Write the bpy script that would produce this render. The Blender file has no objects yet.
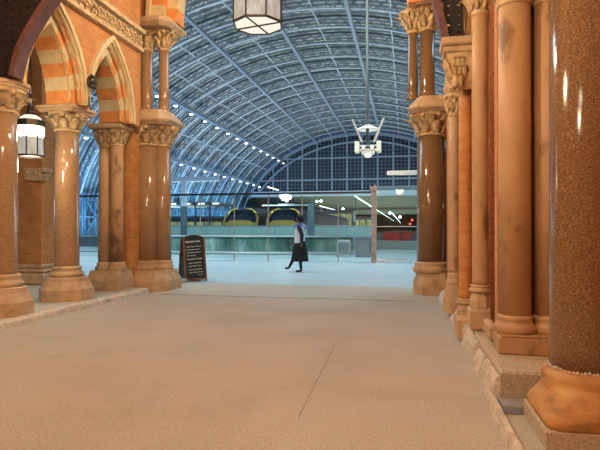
import bpy, bmesh, math, random
from mathutils import Vector, Matrix
R = random.Random(7)
PI = math.pi
SC = bpy.context.scene
COL = SC.collection

# ------------------------------------------------------------------ helpers
def lin(r, g, b):
    f = lambda c: (c/12.92 if c <= .04045 else ((c+.055)/1.055)**2.4)
    return (f(r/255), f(g/255), f(b/255), 1)

class MB:
    def __init__(s): s.v = []; s.f = []; s.m = []; s.s = []
    def face(s, idx, m=0, sm=False): s.f.append(tuple(idx)); s.m.append(m); s.s.append(sm)
    def hexa(s, p, m=0, sm=False):
        # p: 8 points, bottom ring 0-3, top ring 4-7
        b = len(s.v); s.v += [tuple(q) for q in p]
        for q in ((3,2,1,0),(4,5,6,7),(0,1,5,4),(1,2,6,5),(2,3,7,6),(3,0,4,7)): s.face([b+i for i in q], m, sm)
    def box(s, x0, x1, y0, y1, z0, z1, m=0):
        s.hexa([(x0,y0,z0),(x1,y0,z0),(x1,y1,z0),(x0,y1,z0),(x0,y0,z1),(x1,y0,z1),(x1,y1,z1),(x0,y1,z1)], m)
    def cham(s, x0, x1, y0, y1, z0, z1, c=.02, m=0):
        s.loft([[(x0+c,y0+c,z0),(x1-c,y0+c,z0),(x1-c,y1-c,z0),(x0+c,y1-c,z0)],
                [(x0,y0,z0+c),(x1,y0,z0+c),(x1,y1,z0+c),(x0,y1,z0+c)],
                [(x0,y0,z1-c),(x1,y0,z1-c),(x1,y1,z1-c),(x0,y1,z1-c)],
                [(x0+c,y0+c,z1),(x1-c,y0+c,z1),(x1-c,y1-c,z1),(x0+c,y1-c,z1)]], m)
    def bar(s, p, q, w, h=None, up=(0,0,1), m=0):
        h = h or w; p = Vector(p); q = Vector(q); d = (q-p).normalized(); u = Vector(up)
        if abs(d.dot(u)) > .98: u = Vector((0,1,0))
        a = d.cross(u).normalized()*w/2; c = a.cross(d).normalized()*h/2
        s.hexa([p-a-c, p+a-c, p+a+c, p-a+c, q-a-c, q+a-c, q+a+c, q-a+c], m)
    def loft(s, rings, m=0, sm=False, cap=True, closed=True):
        b = len(s.v); n = len(rings[0])
        for r in rings: s.v += [tuple(q) for q in r]
        for i in range(len(rings)-1):
            for j in range(n if closed else n-1):
                k = (j+1) % n
                s.face([b+i*n+j, b+i*n+k, b+(i+1)*n+k, b+(i+1)*n+j], m, sm)
        if cap:
            s.face([b+j for j in reversed(range(n))], m); s.face([b+(len(rings)-1)*n+j for j in range(n)], m)
    def lathe(s, prof, c=(0,0,0), n=24, ph=0, m=0, sm=True, sx=1, sy=1):
        s.loft([[(c[0]+sx*r*math.cos(ph+2*PI*j/n), c[1]+sy*r*math.sin(ph+2*PI*j/n), c[2]+z) for j in range(n)] for r, z in prof], m, sm)
    def tube(s, pts, r, n=8, m=0, sm=True):
        pts = [Vector(p) for p in pts]; rings = []
        for i, p in enumerate(pts):
            d = (pts[min(i+1, len(pts)-1)] - pts[max(i-1, 0)]).normalized()
            u = Vector((0,0,1)) if abs(d.z) < .95 else Vector((1,0,0))
            a = d.cross(u).normalized(); b = d.cross(a).normalized()
            rr = r[i] if isinstance(r, (list, tuple)) else r
            rings.append([p + a*rr*math.cos(2*PI*j/n) + b*rr*math.sin(2*PI*j/n) for j in range(n)])
        s.loft(rings, m, sm)
    def ball(s, c, r, n=10, m=0, sx=1, sy=1, sz=1):
        k = n//2+1
        s.lathe([(max(.001, r*math.sin(PI*i/k)), -sz*r*math.cos(PI*i/k)) for i in range(k+1)], c, n, 0, m, True, sx, sy)
    def prism(s, poly, f, m=0):
        # poly: list of (u,v); f(u,v,k) -> 3D for k=0,1
        s.loft([[f(u, v, 0) for u, v in poly], [f(u, v, 1) for u, v in poly]], m)
    def build(s, name, mats, parent=None, loc=None, label=None, kind=None):
        me = bpy.data.meshes.new(name); o = (Vector(loc) if loc else Vector((0,0,0)))
        me.from_pydata([Vector(v)-o for v in s.v], [], s.f)
        if not isinstance(mats, (list, tuple)): mats = [mats]
        for q in mats: me.materials.append(q)
        me.polygons.foreach_set('material_index', s.m); me.polygons.foreach_set('use_smooth', s.s)
        bm = bmesh.new(); bm.from_mesh(me); bmesh.ops.recalc_face_normals(bm, faces=bm.faces); bm.to_mesh(me); bm.free()
        ob = bpy.data.objects.new(name, me); COL.objects.link(ob)
        if parent is not None:
            ob.parent = parent; w_ = Vector((0,0,0)); p_ = parent
            while p_ is not None: w_ = w_ + p_.location; p_ = p_.parent
            ob.location = o - w_
        else: ob.location = o
        if label: ob['label'] = label
        if kind: ob['kind'] = kind
        return ob

def tag(o, label, cat, group=None, kind='thing'):
    o['label'] = label; o['category'] = cat; o['kind'] = kind
    if group: o['group'] = group
    return o
def thing(name, loc, label, cat, group=None):
    o = bpy.data.objects.new(name, None); COL.objects.link(o); o.location = loc; o.empty_display_size = .1
    return tag(o, label, cat, group)
def dup(root, loc, label, group=None):
    r = root.copy(); COL.objects.link(r); r.location = loc; r['label'] = label
    if group: r['group'] = group
    for ch in list(root.children):
        c = ch.copy(); COL.objects.link(c); c.parent = r
        for g in ch.children:
            d = g.copy(); COL.objects.link(d); d.parent = c
    return r

# ------------------------------------------------------------------ materials
def mat(name, col=(.5,.5,.5,1), rough=.6, metal=0, spec=.5, emit=None, es=0):
    m = bpy.data.materials.new(name); m.use_nodes = True
    b = m.node_tree.nodes['Principled BSDF']
    b.inputs['Base Color'].default_value = col; b.inputs['Roughness'].default_value = rough
    b.inputs['Metallic'].default_value = metal; b.inputs['Specular IOR Level'].default_value = spec
    if emit: b.inputs['Emission Color'].default_value = emit; b.inputs['Emission Strength'].default_value = es
    return m
def nodes(m): return m.node_tree.nodes, m.node_tree.links, m.node_tree.nodes['Principled BSDF']
def noisy(m, stops, scale=5, detail=6, rough=.6, bump=0, bscale=None, coord='Object', stretch=(1,1,1), dist=0):
    N, L, B = nodes(m)
    tc = N.new('ShaderNodeTexCoord'); mp = N.new('ShaderNodeMapping'); mp.inputs['Scale'].default_value = stretch
    L.new(tc.outputs[coord], mp.inputs['Vector'])
    nz = N.new('ShaderNodeTexNoise'); nz.inputs['Scale'].default_value = scale; nz.inputs['Detail'].default_value = detail
    nz.inputs['Roughness'].default_value = rough; nz.inputs['Distortion'].default_value = dist
    L.new(mp.outputs['Vector'], nz.inputs['Vector'])
    cr = N.new('ShaderNodeValToRGB'); e = cr.color_ramp.elements
    e[0].position, e[0].color = stops[0]; e[1].position, e[1].color = stops[-1]
    for p, c in stops[1:-1]:
        q = e.new(p); q.color = c
    L.new(nz.outputs['Fac'], cr.inputs['Fac']); L.new(cr.outputs['Color'], B.inputs['Base Color'])
    if bump:
        n2 = nz
        if bscale:
            n2 = N.new('ShaderNodeTexNoise'); n2.inputs['Scale'].default_value = bscale; n2.inputs['Detail'].default_value = 5
            L.new(mp.outputs['Vector'], n2.inputs['Vector'])
        bp = N.new('ShaderNodeBump'); bp.inputs['Strength'].default_value = bump; bp.inputs['Distance'].default_value = .02
        L.new(n2.outputs['Fac'], bp.inputs['Height']); L.new(bp.outputs['Normal'], B.inputs['Normal'])
    return m, cr, mp

M = {}
# sandy floor: large stains plus fine grain
def floor_mat(name, c1, c2, c3, grain, rough, gscale=90):
    m = mat(name, rough=rough); N, L, B = nodes(m)
    noisy(m, [(.3, c1), (.5, c2), (.72, c3)], scale=.55, detail=5, stretch=(1,1,1), dist=.6)
    cr = [n for n in N if n.type == 'VALTORGB'][0]
    tc = [n for n in N if n.type == 'TEX_COORD'][0]
    g = N.new('ShaderNodeTexNoise'); g.inputs['Scale'].default_value = gscale; g.inputs['Detail'].default_value = 4; g.inputs['Roughness'].default_value = .8
    L.new(tc.outputs['Object'], g.inputs['Vector'])
    r2 = N.new('ShaderNodeValToRGB'); r2.color_ramp.elements[0].position = .36; r2.color_ramp.elements[1].position = .62
    r2.color_ramp.elements[0].color = (grain, grain, grain, 1); r2.color_ramp.elements[1].color = (1, 1, 1, 1)
    L.new(g.outputs['Fac'], r2.inputs['Fac'])
    mx = N.new('ShaderNodeMix'); mx.data_type = 'RGBA'; mx.blend_type = 'MULTIPLY'; mx.inputs[0].default_value = 1
    L.new(cr.outputs['Color'], mx.inputs[6]); L.new(r2.outputs['Color'], mx.inputs[7]); L.new(mx.outputs[2], B.inputs['Base Color'])
    bp = N.new('ShaderNodeBump'); bp.inputs['Strength'].default_value = .25; bp.inputs['Distance'].default_value = .01
    L.new(g.outputs['Fac'], bp.inputs['Height']); L.new(bp.outputs['Normal'], B.inputs['Normal'])
    return m
M['floor'] = floor_mat('sandy_floor', lin(184,172,154), lin(197,185,168), lin(206,195,180), .6, .8, 62)
M['floor_shed'] = floor_mat('pale_terrazzo', lin(190,206,212), lin(202,214,220), lin(210,220,226), .92, .28, 60)
M['platform'] = mat('platform_grey', lin(120,124,126), .7)
M['dark'] = mat('dark_trackbed', lin(38,38,38), .9)

def brick_mat(name, c1, c2, mort, scale=1.0):
    m = mat(name, rough=.8); N, L, B = nodes(m)
    tc = N.new('ShaderNodeTexCoord'); sp = N.new('ShaderNodeSeparateXYZ'); L.new(tc.outputs['Object'], sp.inputs[0])
    ad = N.new('ShaderNodeMath'); L.new(sp.outputs[0], ad.inputs[0]); L.new(sp.outputs[1], ad.inputs[1])
    cb = N.new('ShaderNodeCombineXYZ'); L.new(ad.outputs[0], cb.inputs[0]); L.new(sp.outputs[2], cb.inputs[1])
    bt = N.new('ShaderNodeTexBrick'); L.new(cb.outputs[0], bt.inputs['Vector'])
    bt.inputs['Scale'].default_value = scale; bt.inputs['Brick Width'].default_value = .23; bt.inputs['Row Height'].default_value = .075
    bt.inputs['Mortar Size'].default_value = .006; bt.inputs['Color1'].default_value = c1; bt.inputs['Color2'].default_value = c2; bt.inputs['Mortar'].default_value = mort
    nz = N.new('ShaderNodeTexNoise'); nz.inputs['Scale'].default_value = 2.2; nz.inputs['Detail'].default_value = 6; L.new(tc.outputs['Object'], nz.inputs['Vector'])
    r2 = N.new('ShaderNodeValToRGB'); r2.color_ramp.elements[0].position = .3; r2.color_ramp.elements[1].position = .7
    r2.color_ramp.elements[0].color = (.78,.72,.64,1); r2.color_ramp.elements[1].color = (1,1,1,1); L.new(nz.outputs['Fac'], r2.inputs['Fac'])
    mx = N.new('ShaderNodeMix'); mx.data_type = 'RGBA'; mx.blend_type = 'MULTIPLY'; mx.inputs[0].default_value = 1
    L.new(bt.outputs['Color'], mx.inputs[6]); L.new(r2.outputs['Color'], mx.inputs[7]); L.new(mx.outputs[2], B.inputs['Base Color'])
    bp = N.new('ShaderNodeBump'); bp.inputs['Strength'].default_value = .3; bp.inputs['Distance'].default_value = .01
    L.new(bt.outputs['Fac'], bp.inputs['Height']); bp.invert = True; L.new(bp.outputs['Normal'], B.inputs['Normal'])
    return m
M['brick'] = brick_mat('orange_brick', lin(206,144,86), lin(192,126,70), lin(206,146,88))
M['brick_dark'] = brick_mat('dark_red_brick', lin(150,80,46), lin(130,64,36), lin(150,100,70))
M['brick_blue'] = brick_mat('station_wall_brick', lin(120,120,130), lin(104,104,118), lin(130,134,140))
M['vous'], _, _ = noisy(mat('orange_voussoir', rough=.8), [(.3, lin(206,124,60)), (.7, lin(224,150,84))], 6, 5, bump=.1)
M['cream'], _, _ = noisy(mat('cream_stone', rough=.8), [(.3, lin(200,174,130)), (.7, lin(220,196,152))], 5, 6, bump=.15)
M['sand'], _, _ = noisy(mat('buff_sandstone', rough=.75), [(.25, lin(152,122,90)), (.5, lin(188,156,120)), (.75, lin(202,172,136))], 4, 8, bump=.2, bscale=25)
M['carve'], _, _ = noisy(mat('carved_sandstone', rough=.8), [(.25, lin(164,128,88)), (.55, lin(206,174,130)), (.75, lin(222,194,152))], 9, 8, bump=.6, bscale=30)
M['shaft'], _, _ = noisy(mat('worn_sandstone_shaft', rough=.6), [(.34, lin(128,92,60)), (.43, lin(178,138,98)), (.6, lin(188,148,108)), (.75, lin(198,160,120))], 4, 7, stretch=(1,1,.5), bump=.08)
M['granite'], _, _ = noisy(mat('polished_brown_granite', rough=.14), [(.3, lin(66,46,30)), (.46, lin(112,82,56)), (.56, lin(132,100,70)), (.7, lin(168,136,102))], 90, 3, .9)
M['pink_granite'], _, _ = noisy(mat('polished_pink_granite', rough=.14), [(.3, lin(112,82,58)), (.5, lin(154,118,86)), (.7, lin(184,150,116))], 60, 3, .9)
M['grey_granite'], _, _ = noisy(mat('rough_grey_granite', rough=.85), [(.32, lin(126,112,94)), (.5, lin(182,164,140)), (.68, lin(216,200,176))], 55, 5, .9, bump=.3)
M['kerb'], _, _ = noisy(mat('worn_kerb_stone', rough=.9), [(.3, lin(140,128,114)), (.48, lin(204,190,172)), (.7, lin(228,216,198))], 9, 8, .8, bump=.6)
M['wetslab'], _, _ = noisy(mat('blue_grey_slab', rough=.4), [(.3, lin(120,122,128)), (.7, lin(160,160,164))], 3, 4)
M['iron'], _, _ = noisy(mat('purple_brown_iron', rough=.45), [(.3, lin(84,52,50)), (.7, lin(112,74,68))], 7, 4)
M['iron_dark'] = mat('dark_iron', lin(26,15,12), .6)
M['black'] = mat('black_metal', lin(28,24,22), .45, .4)
M['bronze'] = mat('dark_bronze', lin(70,58,46), .4, .6)
def emis(name, col, s):
    m = mat(name, col, .5, emit=col, es=s); return m
M['lamp_side'], _cr, _ = noisy(mat('frosted_lamp_glass', rough=.3), [(.3, lin(168,162,152)), (.7, lin(238,232,220))], 14, 5, stretch=(1,1,.35))
N_, L_, B_ = nodes(M['lamp_side']); L_.remove(B_.inputs['Base Color'].links[0]); B_.inputs['Base Color'].default_value = (.12,.12,.12,1); L_.new(_cr.outputs['Color'], B_.inputs['Emission Color']); B_.inputs['Emission Strength'].default_value = .6
M['lamp_bottom'] = mat('lit_lamp_base_glass', (.2,.2,.2,1), .6, emit=lin(255,250,228), es=.9)
M['lamp_hot'] = emis('hot_lamp_glow', (1,.86,.62,1), 14)
M['white_light'] = emis('white_lamp', (.86,.95,1,1), 8)
M['tube'] = emis('fluorescent_tube', (.85,1,.92,1), 2.2)
M['warm_win'], _cr, _ = noisy(mat('lit_window', rough=.4), [(.3, lin(110,116,80)), (.5, lin(176,176,120)), (.7, lin(222,220,170))], 1.4, 3, stretch=(1,1,.4))
N_, L_, B_ = nodes(M['warm_win']); L_.new(_cr.outputs['Color'], B_.inputs['Emission Color']); B_.inputs['Emission Strength'].default_value = .45
M['steel'] = mat('pale_blue_steel', lin(180,196,210), .45)
M['steel_mid'] = mat('blue_grey_steel', lin(116,134,152), .5)
M['steel_dk'] = mat('deep_blue_steel', lin(84,100,118), .5)
M['alu'] = mat('brushed_aluminium', lin(190,196,198), .3, .7)
M['brown_post'], _, _ = noisy(mat('brown_post_cladding', rough=.35), [(.3, lin(140,112,98)), (.7, lin(190,160,142))], 4, 3)
M['black_rail'] = mat('black_rail', lin(24,28,30), .4)

def glass_mat(name, tint, gl=.08, rough=.03):
    m = bpy.data.materials.new(name); m.use_nodes = True; N = m.node_tree.nodes; L = m.node_tree.links; N.clear()
    out = N.new('ShaderNodeOutputMaterial'); out.name = 'Material Output'; mx = N.new('ShaderNodeMixShader'); t = N.new('ShaderNodeBsdfTransparent'); g = N.new('ShaderNodeBsdfGlossy')
    t.inputs[0].default_value = tint; g.inputs['Roughness'].default_value = rough; mx.inputs[0].default_value = gl
    L.new(t.outputs[0], mx.inputs[1]); L.new(g.outputs[0], mx.inputs[2]); L.new(mx.outputs[0], out.inputs[0]); return m
M['glass'] = glass_mat('clear_screen_glass', (.88,.96,.94,1), .04)
M['glass_teal'] = glass_mat('teal_balustrade_glass', (.55,.75,.75,1), .12, .15)
_n = M['glass_teal'].node_tree; _o = _n.nodes['Material Output']; _d = _n.nodes.new('ShaderNodeBsdfDiffuse'); _d.inputs[0].default_value = lin(176,204,206); _m = _n.nodes.new('ShaderNodeMixShader'); _m.inputs[0].default_value = .55
_n.links.new(_o.inputs[0].links[0].from_socket, _m.inputs[1]); _n.links.new(_d.outputs[0], _m.inputs[2]); _n.links.new(_m.outputs[0], _o.inputs[0])
M['gable_glass'] = mat('dark_gable_glazing', lin(40,50,62), .25)
M['counter'], _, _ = noisy(mat('dark_green_glass_front', rough=.12), [(.3, lin(44,70,62)), (.5, lin(100,128,120)), (.68, lin(178,198,190))], 1.0, 6, stretch=(1,1,.35))

def roof_mat():
    m = mat('ridge_and_furrow_glazing', rough=.5); N, L, B = nodes(m)
    tc = N.new('ShaderNodeTexCoord')
    wv = N.new('ShaderNodeTexWave'); wv.wave_type = 'BANDS'; wv.bands_direction = 'Y'; wv.inputs['Scale'].default_value = .25; wv.inputs['Distortion'].default_value = .8
    wv.inputs['Detail'].default_value = 2; wv.inputs['Detail Scale'].default_value = 3
    L.new(tc.outputs['Object'], wv.inputs['Vector'])
    nz = N.new('ShaderNodeTexNoise'); nz.inputs['Scale'].default_value = .9; nz.inputs['Detail'].default_value = 4; nz.inputs['Roughness'].default_value = .7; L.new(tc.outputs['Object'], nz.inputs['Vector'])
    ad = N.new('ShaderNodeMath'); ad.operation = 'MULTIPLY'; L.new(wv.outputs['Fac'], ad.inputs[0]); L.new(nz.outputs['Fac'], ad.inputs[1])
    cr = N.new('ShaderNodeValToRGB'); e = cr.color_ramp.elements
    e[0].position = .1; e[0].color = lin(62,76,84); e[1].position = .56; e[1].color = lin(176,186,180)
    q = e.new(.4); q.color = lin(92,106,112)
    L.new(ad.outputs[0], cr.inputs['Fac']); L.new(cr.outputs['Color'], B.inputs['Base Color']); return m
M['roof'] = roof_mat()

# ------------------------------------------------------------------ camera
F = 515.; TH = math.atan(105/F); H = 1.36; PT = 3/F
cam = bpy.data.cameras.new('camera'); co = bpy.data.objects.new('camera', cam); COL.objects.link(co)
cam.sensor_width = 36; cam.lens = F*36/600; co.location = (0,0,H); co.rotation_euler = (PI/2+PT, 0, TH); cam.clip_end = 900; cam.clip_start = .05
SC.camera = co

def at(x, y, Y):
    "world point on the plane at distance Y down the passage seen at pixel x,y"
    u = (x-300)/F; v = (225-y)/F; fx = math.cos(PT)-v*math.sin(PT); z = math.sin(PT)+v*math.cos(PT)
    X = -math.sin(TH)*fx+math.cos(TH)*u; YY = math.cos(TH)*fx+math.sin(TH)*u; t = Y/YY
    return Vector((X*t, Y, H+z*t))

# ------------------------------------------------------------------ columns
def leaf(mb, c, ang, z0, r0, h, out, w, th=.02):
    rings = []; n = 7
    ca, sa = math.cos(ang), math.sin(ang)
    for i in range(n):
        t = i/(n-1)
        if t < .75: z = z0+h*t/.75; r = r0+.012+out*(t/.75)**2*.7
        else:
            a = (t-.75)/.25*2.6; z = z0+h+math.sin(a)*out*.22; r = r0+.012+out*.7+(1-math.cos(a))*out*.28
        ww = w*(.55+.9*math.sin(PI*min(1,t*1.05)*.8+.2))*(1 if t < .8 else 1-(t-.8)*2.6)/1.2
        ww *= (1.12 if i % 2 else .86)
        p = []
        for dr, dw in ((0,-ww), (th*1.6,0), (0,ww), (-th,0)):
            p.append((c[0]+(r+dr)*ca-dw*sa, c[1]+(r+dr)*sa+dw*ca, z))
        rings.append(p)
    mb.loft(rings, 0, True)

def cap_mesh(mb, c, r, z0, z1, rt, n=8, tiers=2, volute=True):
    h = z1-z0
    mb.lathe([(r*.98,z0),(r*1.12,z0+.015),(r*1.14,z0+.04),(r*1.02,z0+.06),(r*1.03,z0+h*.35),(r*1.12,z0+h*.6),(rt*.86,z0+h*.85),(rt*.97,z1)], (c[0],c[1],0), 24)
    for k in range(n):
        a = 2*PI*(k+.5)/n
        leaf(mb, c, a, z0+.055, r*1.0, h*.42, (rt-r)*.9, r*.40)
        if tiers > 1: leaf(mb, c, a+PI/n, z0+h*.3, r*1.03, h*.42, (rt-r)*1.25, r*.44)
        if volute:
            rr = rt*.93; mb.ball((c[0]+rr*math.cos(a), c[1]+rr*math.sin(a), z1-h*.15), .2*(rt-r)+.018, 8)

def ngon(mb, c, prof, n=8, ph=None, m=0):
    ph = PI/n if ph is None else ph; k = 1/math.cos(PI/n)
    mb.lathe([(r*k, z) for r, z in prof], (c[0],c[1],0), n, ph, m, False)

def column(name, x, y, r, zb, zs, zc, zt, rt, label, shaft, rb, sides=8, absides=8, cat='column', group=None, mb_extra=None, hb=.6, capn=8, lower=None, plinth=None):
    """zb base bottom, zs shaft foot = zb+hb, zc capital foot, zt abacus top, rt abacus half-width, rb base half-width"""
    t = thing(name, (x,y,zb), label, cat, group); c = (x,y,0)
    b = MB(); s0 = zb; hh = hb
    ngon(b, c, [(rb,s0),(rb,s0+hh*.33),(rb*.82,s0+hh*.55),(rb*.80,s0+hh*.66),(rb*.76,s0+hh*.68)], sides)
    b.lathe([(r*1.2,s0+hh*.66),(r*1.34,s0+hh*.69),(r*1.42,s0+hh*.75),(r*1.36,s0+hh*.81),(r*1.18,s0+hh*.84),(r*1.16,s0+hh*.88),(r*1.24,s0+hh*.92),(r*1.2,s0+hh*.97),(r*1.04,s0+hh)], c, 28)
    b.build('base', lower or M['sand'], t)
    s = MB(); zz0 = zb+hb; L = zc-zz0
    s.lathe([(r*1.03,zz0-.01),(r*1.01,zz0+L*.02),(r,zz0+L*.35),(r*.975,zz0+L*.7),(r*.95,zc+.01)], c, 40); s.build('shaft', shaft, t)
    ab = .11 if zt-zc > .4 else .08
    k = MB(); cap_mesh(k, c, r*.95, zc, zt-ab, rt*.93, capn); k.build('capital', M['carve'], t)
    a = MB(); z = zt-ab
    ngon(a, c, [(rt*.86,z-.01),(rt*.93,z+ab*.2),(rt*.93,z+ab*.38),(rt,z+ab*.55),(rt,zt-.01),(rt*.97,zt)], absides); a.build('abacus', M['sand'], t)
    return t

ZK = .09           # top of the raised kerb the arcades stand on
XL, XR, AX = -5.5, .78, -2.36
# left arcade
column('stone_column', -5.845, 6.58, .215, ZK, 0, 3.04, 3.5, .36, 'orange brown round column nearest the camera on the left arcade, beside the glowing lantern', M['pink_granite'], .42, 8, 8)
column('stone_column', -5.93, 8.2, .208, ZK, 0, 3.06, 3.5, .36, 'polished round granite column with leafy capital standing alone between the two striped arches', M['pink_granite'], .43, 8, 4)
# double shaft column
t = thing('double_column', (-6.0,9.72,ZK), 'two slim buff shafts under one leafy capital, between lone granite column and left end pier', 'column')
b = MB()
b.loft([[(-6.0+sx*w,9.72+sy*d,z) for sx,sy in ((-1,-1),(1,-1),(1,1),(-1,1))] for w,d,z in ((.36,.32,ZK),(.36,.32,ZK+.2),(.32,.27,ZK+.34),(.31,.26,ZK+.4))])
for dx in (-.13,.14): b.lathe([(.17,.46),(.2,.5),(.2,.55),(.16,.58),(.165,.62),(.14,.66)], (-6.0+dx,9.72,0), 20)
b.build('base', M['sand'], t)
for dx in (-.13,.14):
    s = MB(); s.lathe([(.135,.65),(.13,1.8),(.125,3.05)], (-6.0+dx,9.72,0), 24); s.build('shaft', M['shaft'], t)
k = MB()
for dx in (-.13,.14): cap_mesh(k, (-6.0+dx,9.72), .125, 3.04, 3.4, .22, 6)
k.build('capital', M['carve'], t)
a = MB(); a.cham(-6.0-.36,-6.0+.37,9.72-.29,9.72+.29,3.39,3.5,.03); a.build('abacus', M['sand'], t)

# clustered end piers: a thick lower shaft, a slimmer one, and two storeys of capitals
def end_pier(mx, my, mr, sx_, sy_, sr, ux, uy, ur, vx, vy, vr, label, bx0, bx1, gm, bd=None):
    t = thing('clustered_pier', ((mx+sx_)/2, my, 0), label, 'pier')
    cx = (bx0+bx1)/2; hw = (bx1-bx0)/2; kd = (bd or hw)/hw
    b = MB()
    b.loft([[(cx+a*w, my+c*d*kd, z) for a, c in ((-1,-.5),(-.6,-1),(.6,-1),(1,-.5),(1,.8),(-1,.8))] for w,d,z in ((hw,hw,0),(hw,hw,.22),(hw*.86,hw*.86,.36),(hw*.84,hw*.84,.44))])
    for x,y,r in ((mx,my,mr),(sx_,sy_,sr)):
        b.lathe([(r*1.2,.42),(r*1.3,.46),(r*1.34,.51),(r*1.2,.55),(r*1.16,.58),(r*1.22,.61),(r*1.03,.65)], (x,y,0), 28)
    b.build('base', M['sand'], t)
    for x,y,r in ((mx,my,mr),(sx_,sy_,sr)):
        s = MB(); s.lathe([(r*1.03,.64),(r,1.7),(r*.96,3.18)], (x,y,0), 36); s.build('lower_shaft', gm, t)
    k = MB()
    for x,y,r in ((mx,my,mr),(sx_,sy_,sr)): cap_mesh(k, (x,y), r*.96, 3.16, 3.62, r+.16, 8)
    k.build('lower_capital', M['carve'], t)
    a = MB(); x0 = min(mx-mr, sx_-sr)-.14; x1 = max(mx+mr, sx_+sr)+.14
    def slab(mb, z0, z1, e0, e1, m=0):
        mb.loft([[(x+dx*e, y+dy*e, z) for (x,y,dx,dy) in ((x0,my+.42,-1,1),(x0,my-.28,-1,-1),(x0+.16,my-.44,-.5,-1),(x1-.16,my-.44,.5,-1),(x1,my-.28,1,-1),(x1,my+.42,1,1))] for z,e in ((z0,e0),((z0+z1)/2,(e0+e1)/2),(z1,e1))], m)
    slab(a, 3.60, 3.68, -.04, .04); slab(a, 3.68, 3.72, .04, .04); slab(a, 3.72, 3.82, .02, -.05); slab(a, 3.82, 3.94, -.06, -.14)
    a.build('lower_abacus', M['sand'], t)
    for x,y,r in ((ux,uy,ur),(vx,vy,vr)):
        s = MB(); s.lathe([(r*1.25,3.93),(r*1.3,3.97),(r*1.05,4.02),(r,4.1),(r*.97,5.34)], (x,y,0), 28); s.build('upper_shaft', gm, t)
    k = MB()
    for x,y,r in ((ux,uy,ur),(vx,vy,vr)): cap_mesh(k, (x,y), r, 5.3, 5.74, r+.17, 8)
    k.build('upper_capital', M['carve'], t)
    a = MB(); slab(a, 5.72, 5.8, -.02, .06); slab(a, 5.8, 5.86, .06, .06); slab(a, 5.86, 5.92, .02, .0)
    a.build('upper_abacus', M['sand'], t)
    return t
end_pier(-5.64, 10.6, .275, -5.31, 10.68, .18, -5.67, 10.6, .14, -5.28, 10.66, .115, 'clustered granite pier with two tiers of leafy capitals beside the chalkboard', -6.0, -5.0, M['pink_granite'])
rp = end_pier(.515, 11.05, .272, .74, 11.2, .15, .46, 11.05, .155, .165, 11.1, .108, 'clustered granite pier with two tiers of leafy capitals, right of the far opening', .17, 1.0, M['granite'], .34)
rp.scale = (1,1,1.028)

# right arcade
column('stone_column', .80, 5.87, .085, .5, 0, 3.66, 4.1, .2, 'slim pale half shaft against the near brick pier, just left of the twin shafts', M['shaft'], .108, 8, 4, hb=.25)
column('stone_column', .725, 6.6, .078, .3, 0, 3.06, 3.74, .145, 'narrow brick coloured shaft with pale square capital carrying the foot of the iron arch', M['brick'], .1, 8, 4, hb=.2)
column('stone_column', .73, 8.1, .085, ZK, 0, 3.04, 3.5, .15, 'slender buff column farther back on the right arcade, before the far clustered pier', M['shaft'], .16, 8, 8, hb=.6)
column('stone_column', 1.04, 9.5, .2, ZK, 0, 3.04, 3.5, .30, 'half hidden buff column beside the far clustered pier on the right', M['shaft'], .28, 8, 8)

# big polished column close to the camera on the right
bx, by, br = 1.155, 3.68, .212
t = thing('granite_column', (bx,by,.125), 'massive polished brown granite column closest to the camera on the right', 'column')
b = MB()
def blend(r, z, k, n=64):
    # k=0 round .. 1 square with clipped corners
    out = []
    for j in range(n):
        a = 2*PI*j/n; sq = min(1/max(abs(math.cos(a)), abs(math.sin(a))), 1.28)
        rr = r*((1-k)+k*sq); out.append((bx+rr*math.cos(a), by+rr*math.sin(a), z))
    return out
b.loft([blend(.300,.125,1), blend(.305,.135,1), blend(.308,.16,1), blend(.305,.20,.9), blend(.292,.25,.55), blend(.276,.30,.25), blend(.262,.35,.05), blend(.256,.37,0), blend(.262,.39,0), blend(.262,.42,0), blend(.24,.435,0), blend(.222,.45,0), blend(.22,.46,0)], 0, True)
b.build('base', noisy(mat('stained_sandstone_base', rough=.6), [(.28, lin(118,76,40)), (.5, lin(186,136,80)), (.7, lin(206,160,104))], 3.2, 7, stretch=(1,1,2.2), bump=.3, bscale=14)[0], t)
s = MB(); s.lathe([(br*1.03,.44),(br*1.01,.6),(br,1.8),(br*.97,3.2)], (bx,by,0), 56); s.build('shaft', M['granite'], t)
j = MB()
for i in range(64):
    a = 2*PI*i/64; j.ball((bx+.219*math.cos(a), by+.219*math.sin(a), .458+R.uniform(-.006,.006)), R.uniform(.006,.012), 6)
j.build('mortar_joint', M['kerb'], t, label='crumbling pale mortar ring')
k = MB(); cap_mesh(k, (bx,by), br*.97, 3.2, 3.7, .34); k.build('capital', M['carve'], t)

# twin shafts on a shared moulded base in front of the near pier
t = thing('twin_shafts', (1.13,4.98,.26), 'twin sandstone shafts on one square moulded base behind the massive granite column', 'column')
b = MB(); b.cham(.80,1.42,4.74,5.04,.26,.41,.012); b.cham(.825,1.4,4.74,5.02,.41,.43,.008)
SH = ((.965,4.92,.138),(1.265,4.94,.125))
for x,y,r in SH: b.lathe([(r*1.1,.42),(r*1.24,.435),(r*1.3,.47),(r*1.24,.505),(r*1.08,.52),(r*1.06,.54),(r*1.14,.555),(r*1.1,.58),(r*1.0,.59)], (x,y,0), 32)
b.build('base', M['shaft'], t)
for x,y,r in SH:
    s = MB(); s.lathe([(r,.585),(r,2),(r*.985,3.36)], (x,y,0), 40); s.build('shaft', M['shaft'], t)
k = MB()
for x,y,r in SH: k.lathe([(r,3.34),(r*1.1,3.355),(r*1.12,3.38),(r,3.40)], (x,y,0), 24); cap_mesh(k, (x,y), r, 3.38, 3.78, r+.13, 8)
k.build('capital', M['carve'], t)
a = MB(); a.cham(.72,1.5,4.62,5.03,3.77,3.92,.03); a.build('abacus', M['sand'], t)

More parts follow.
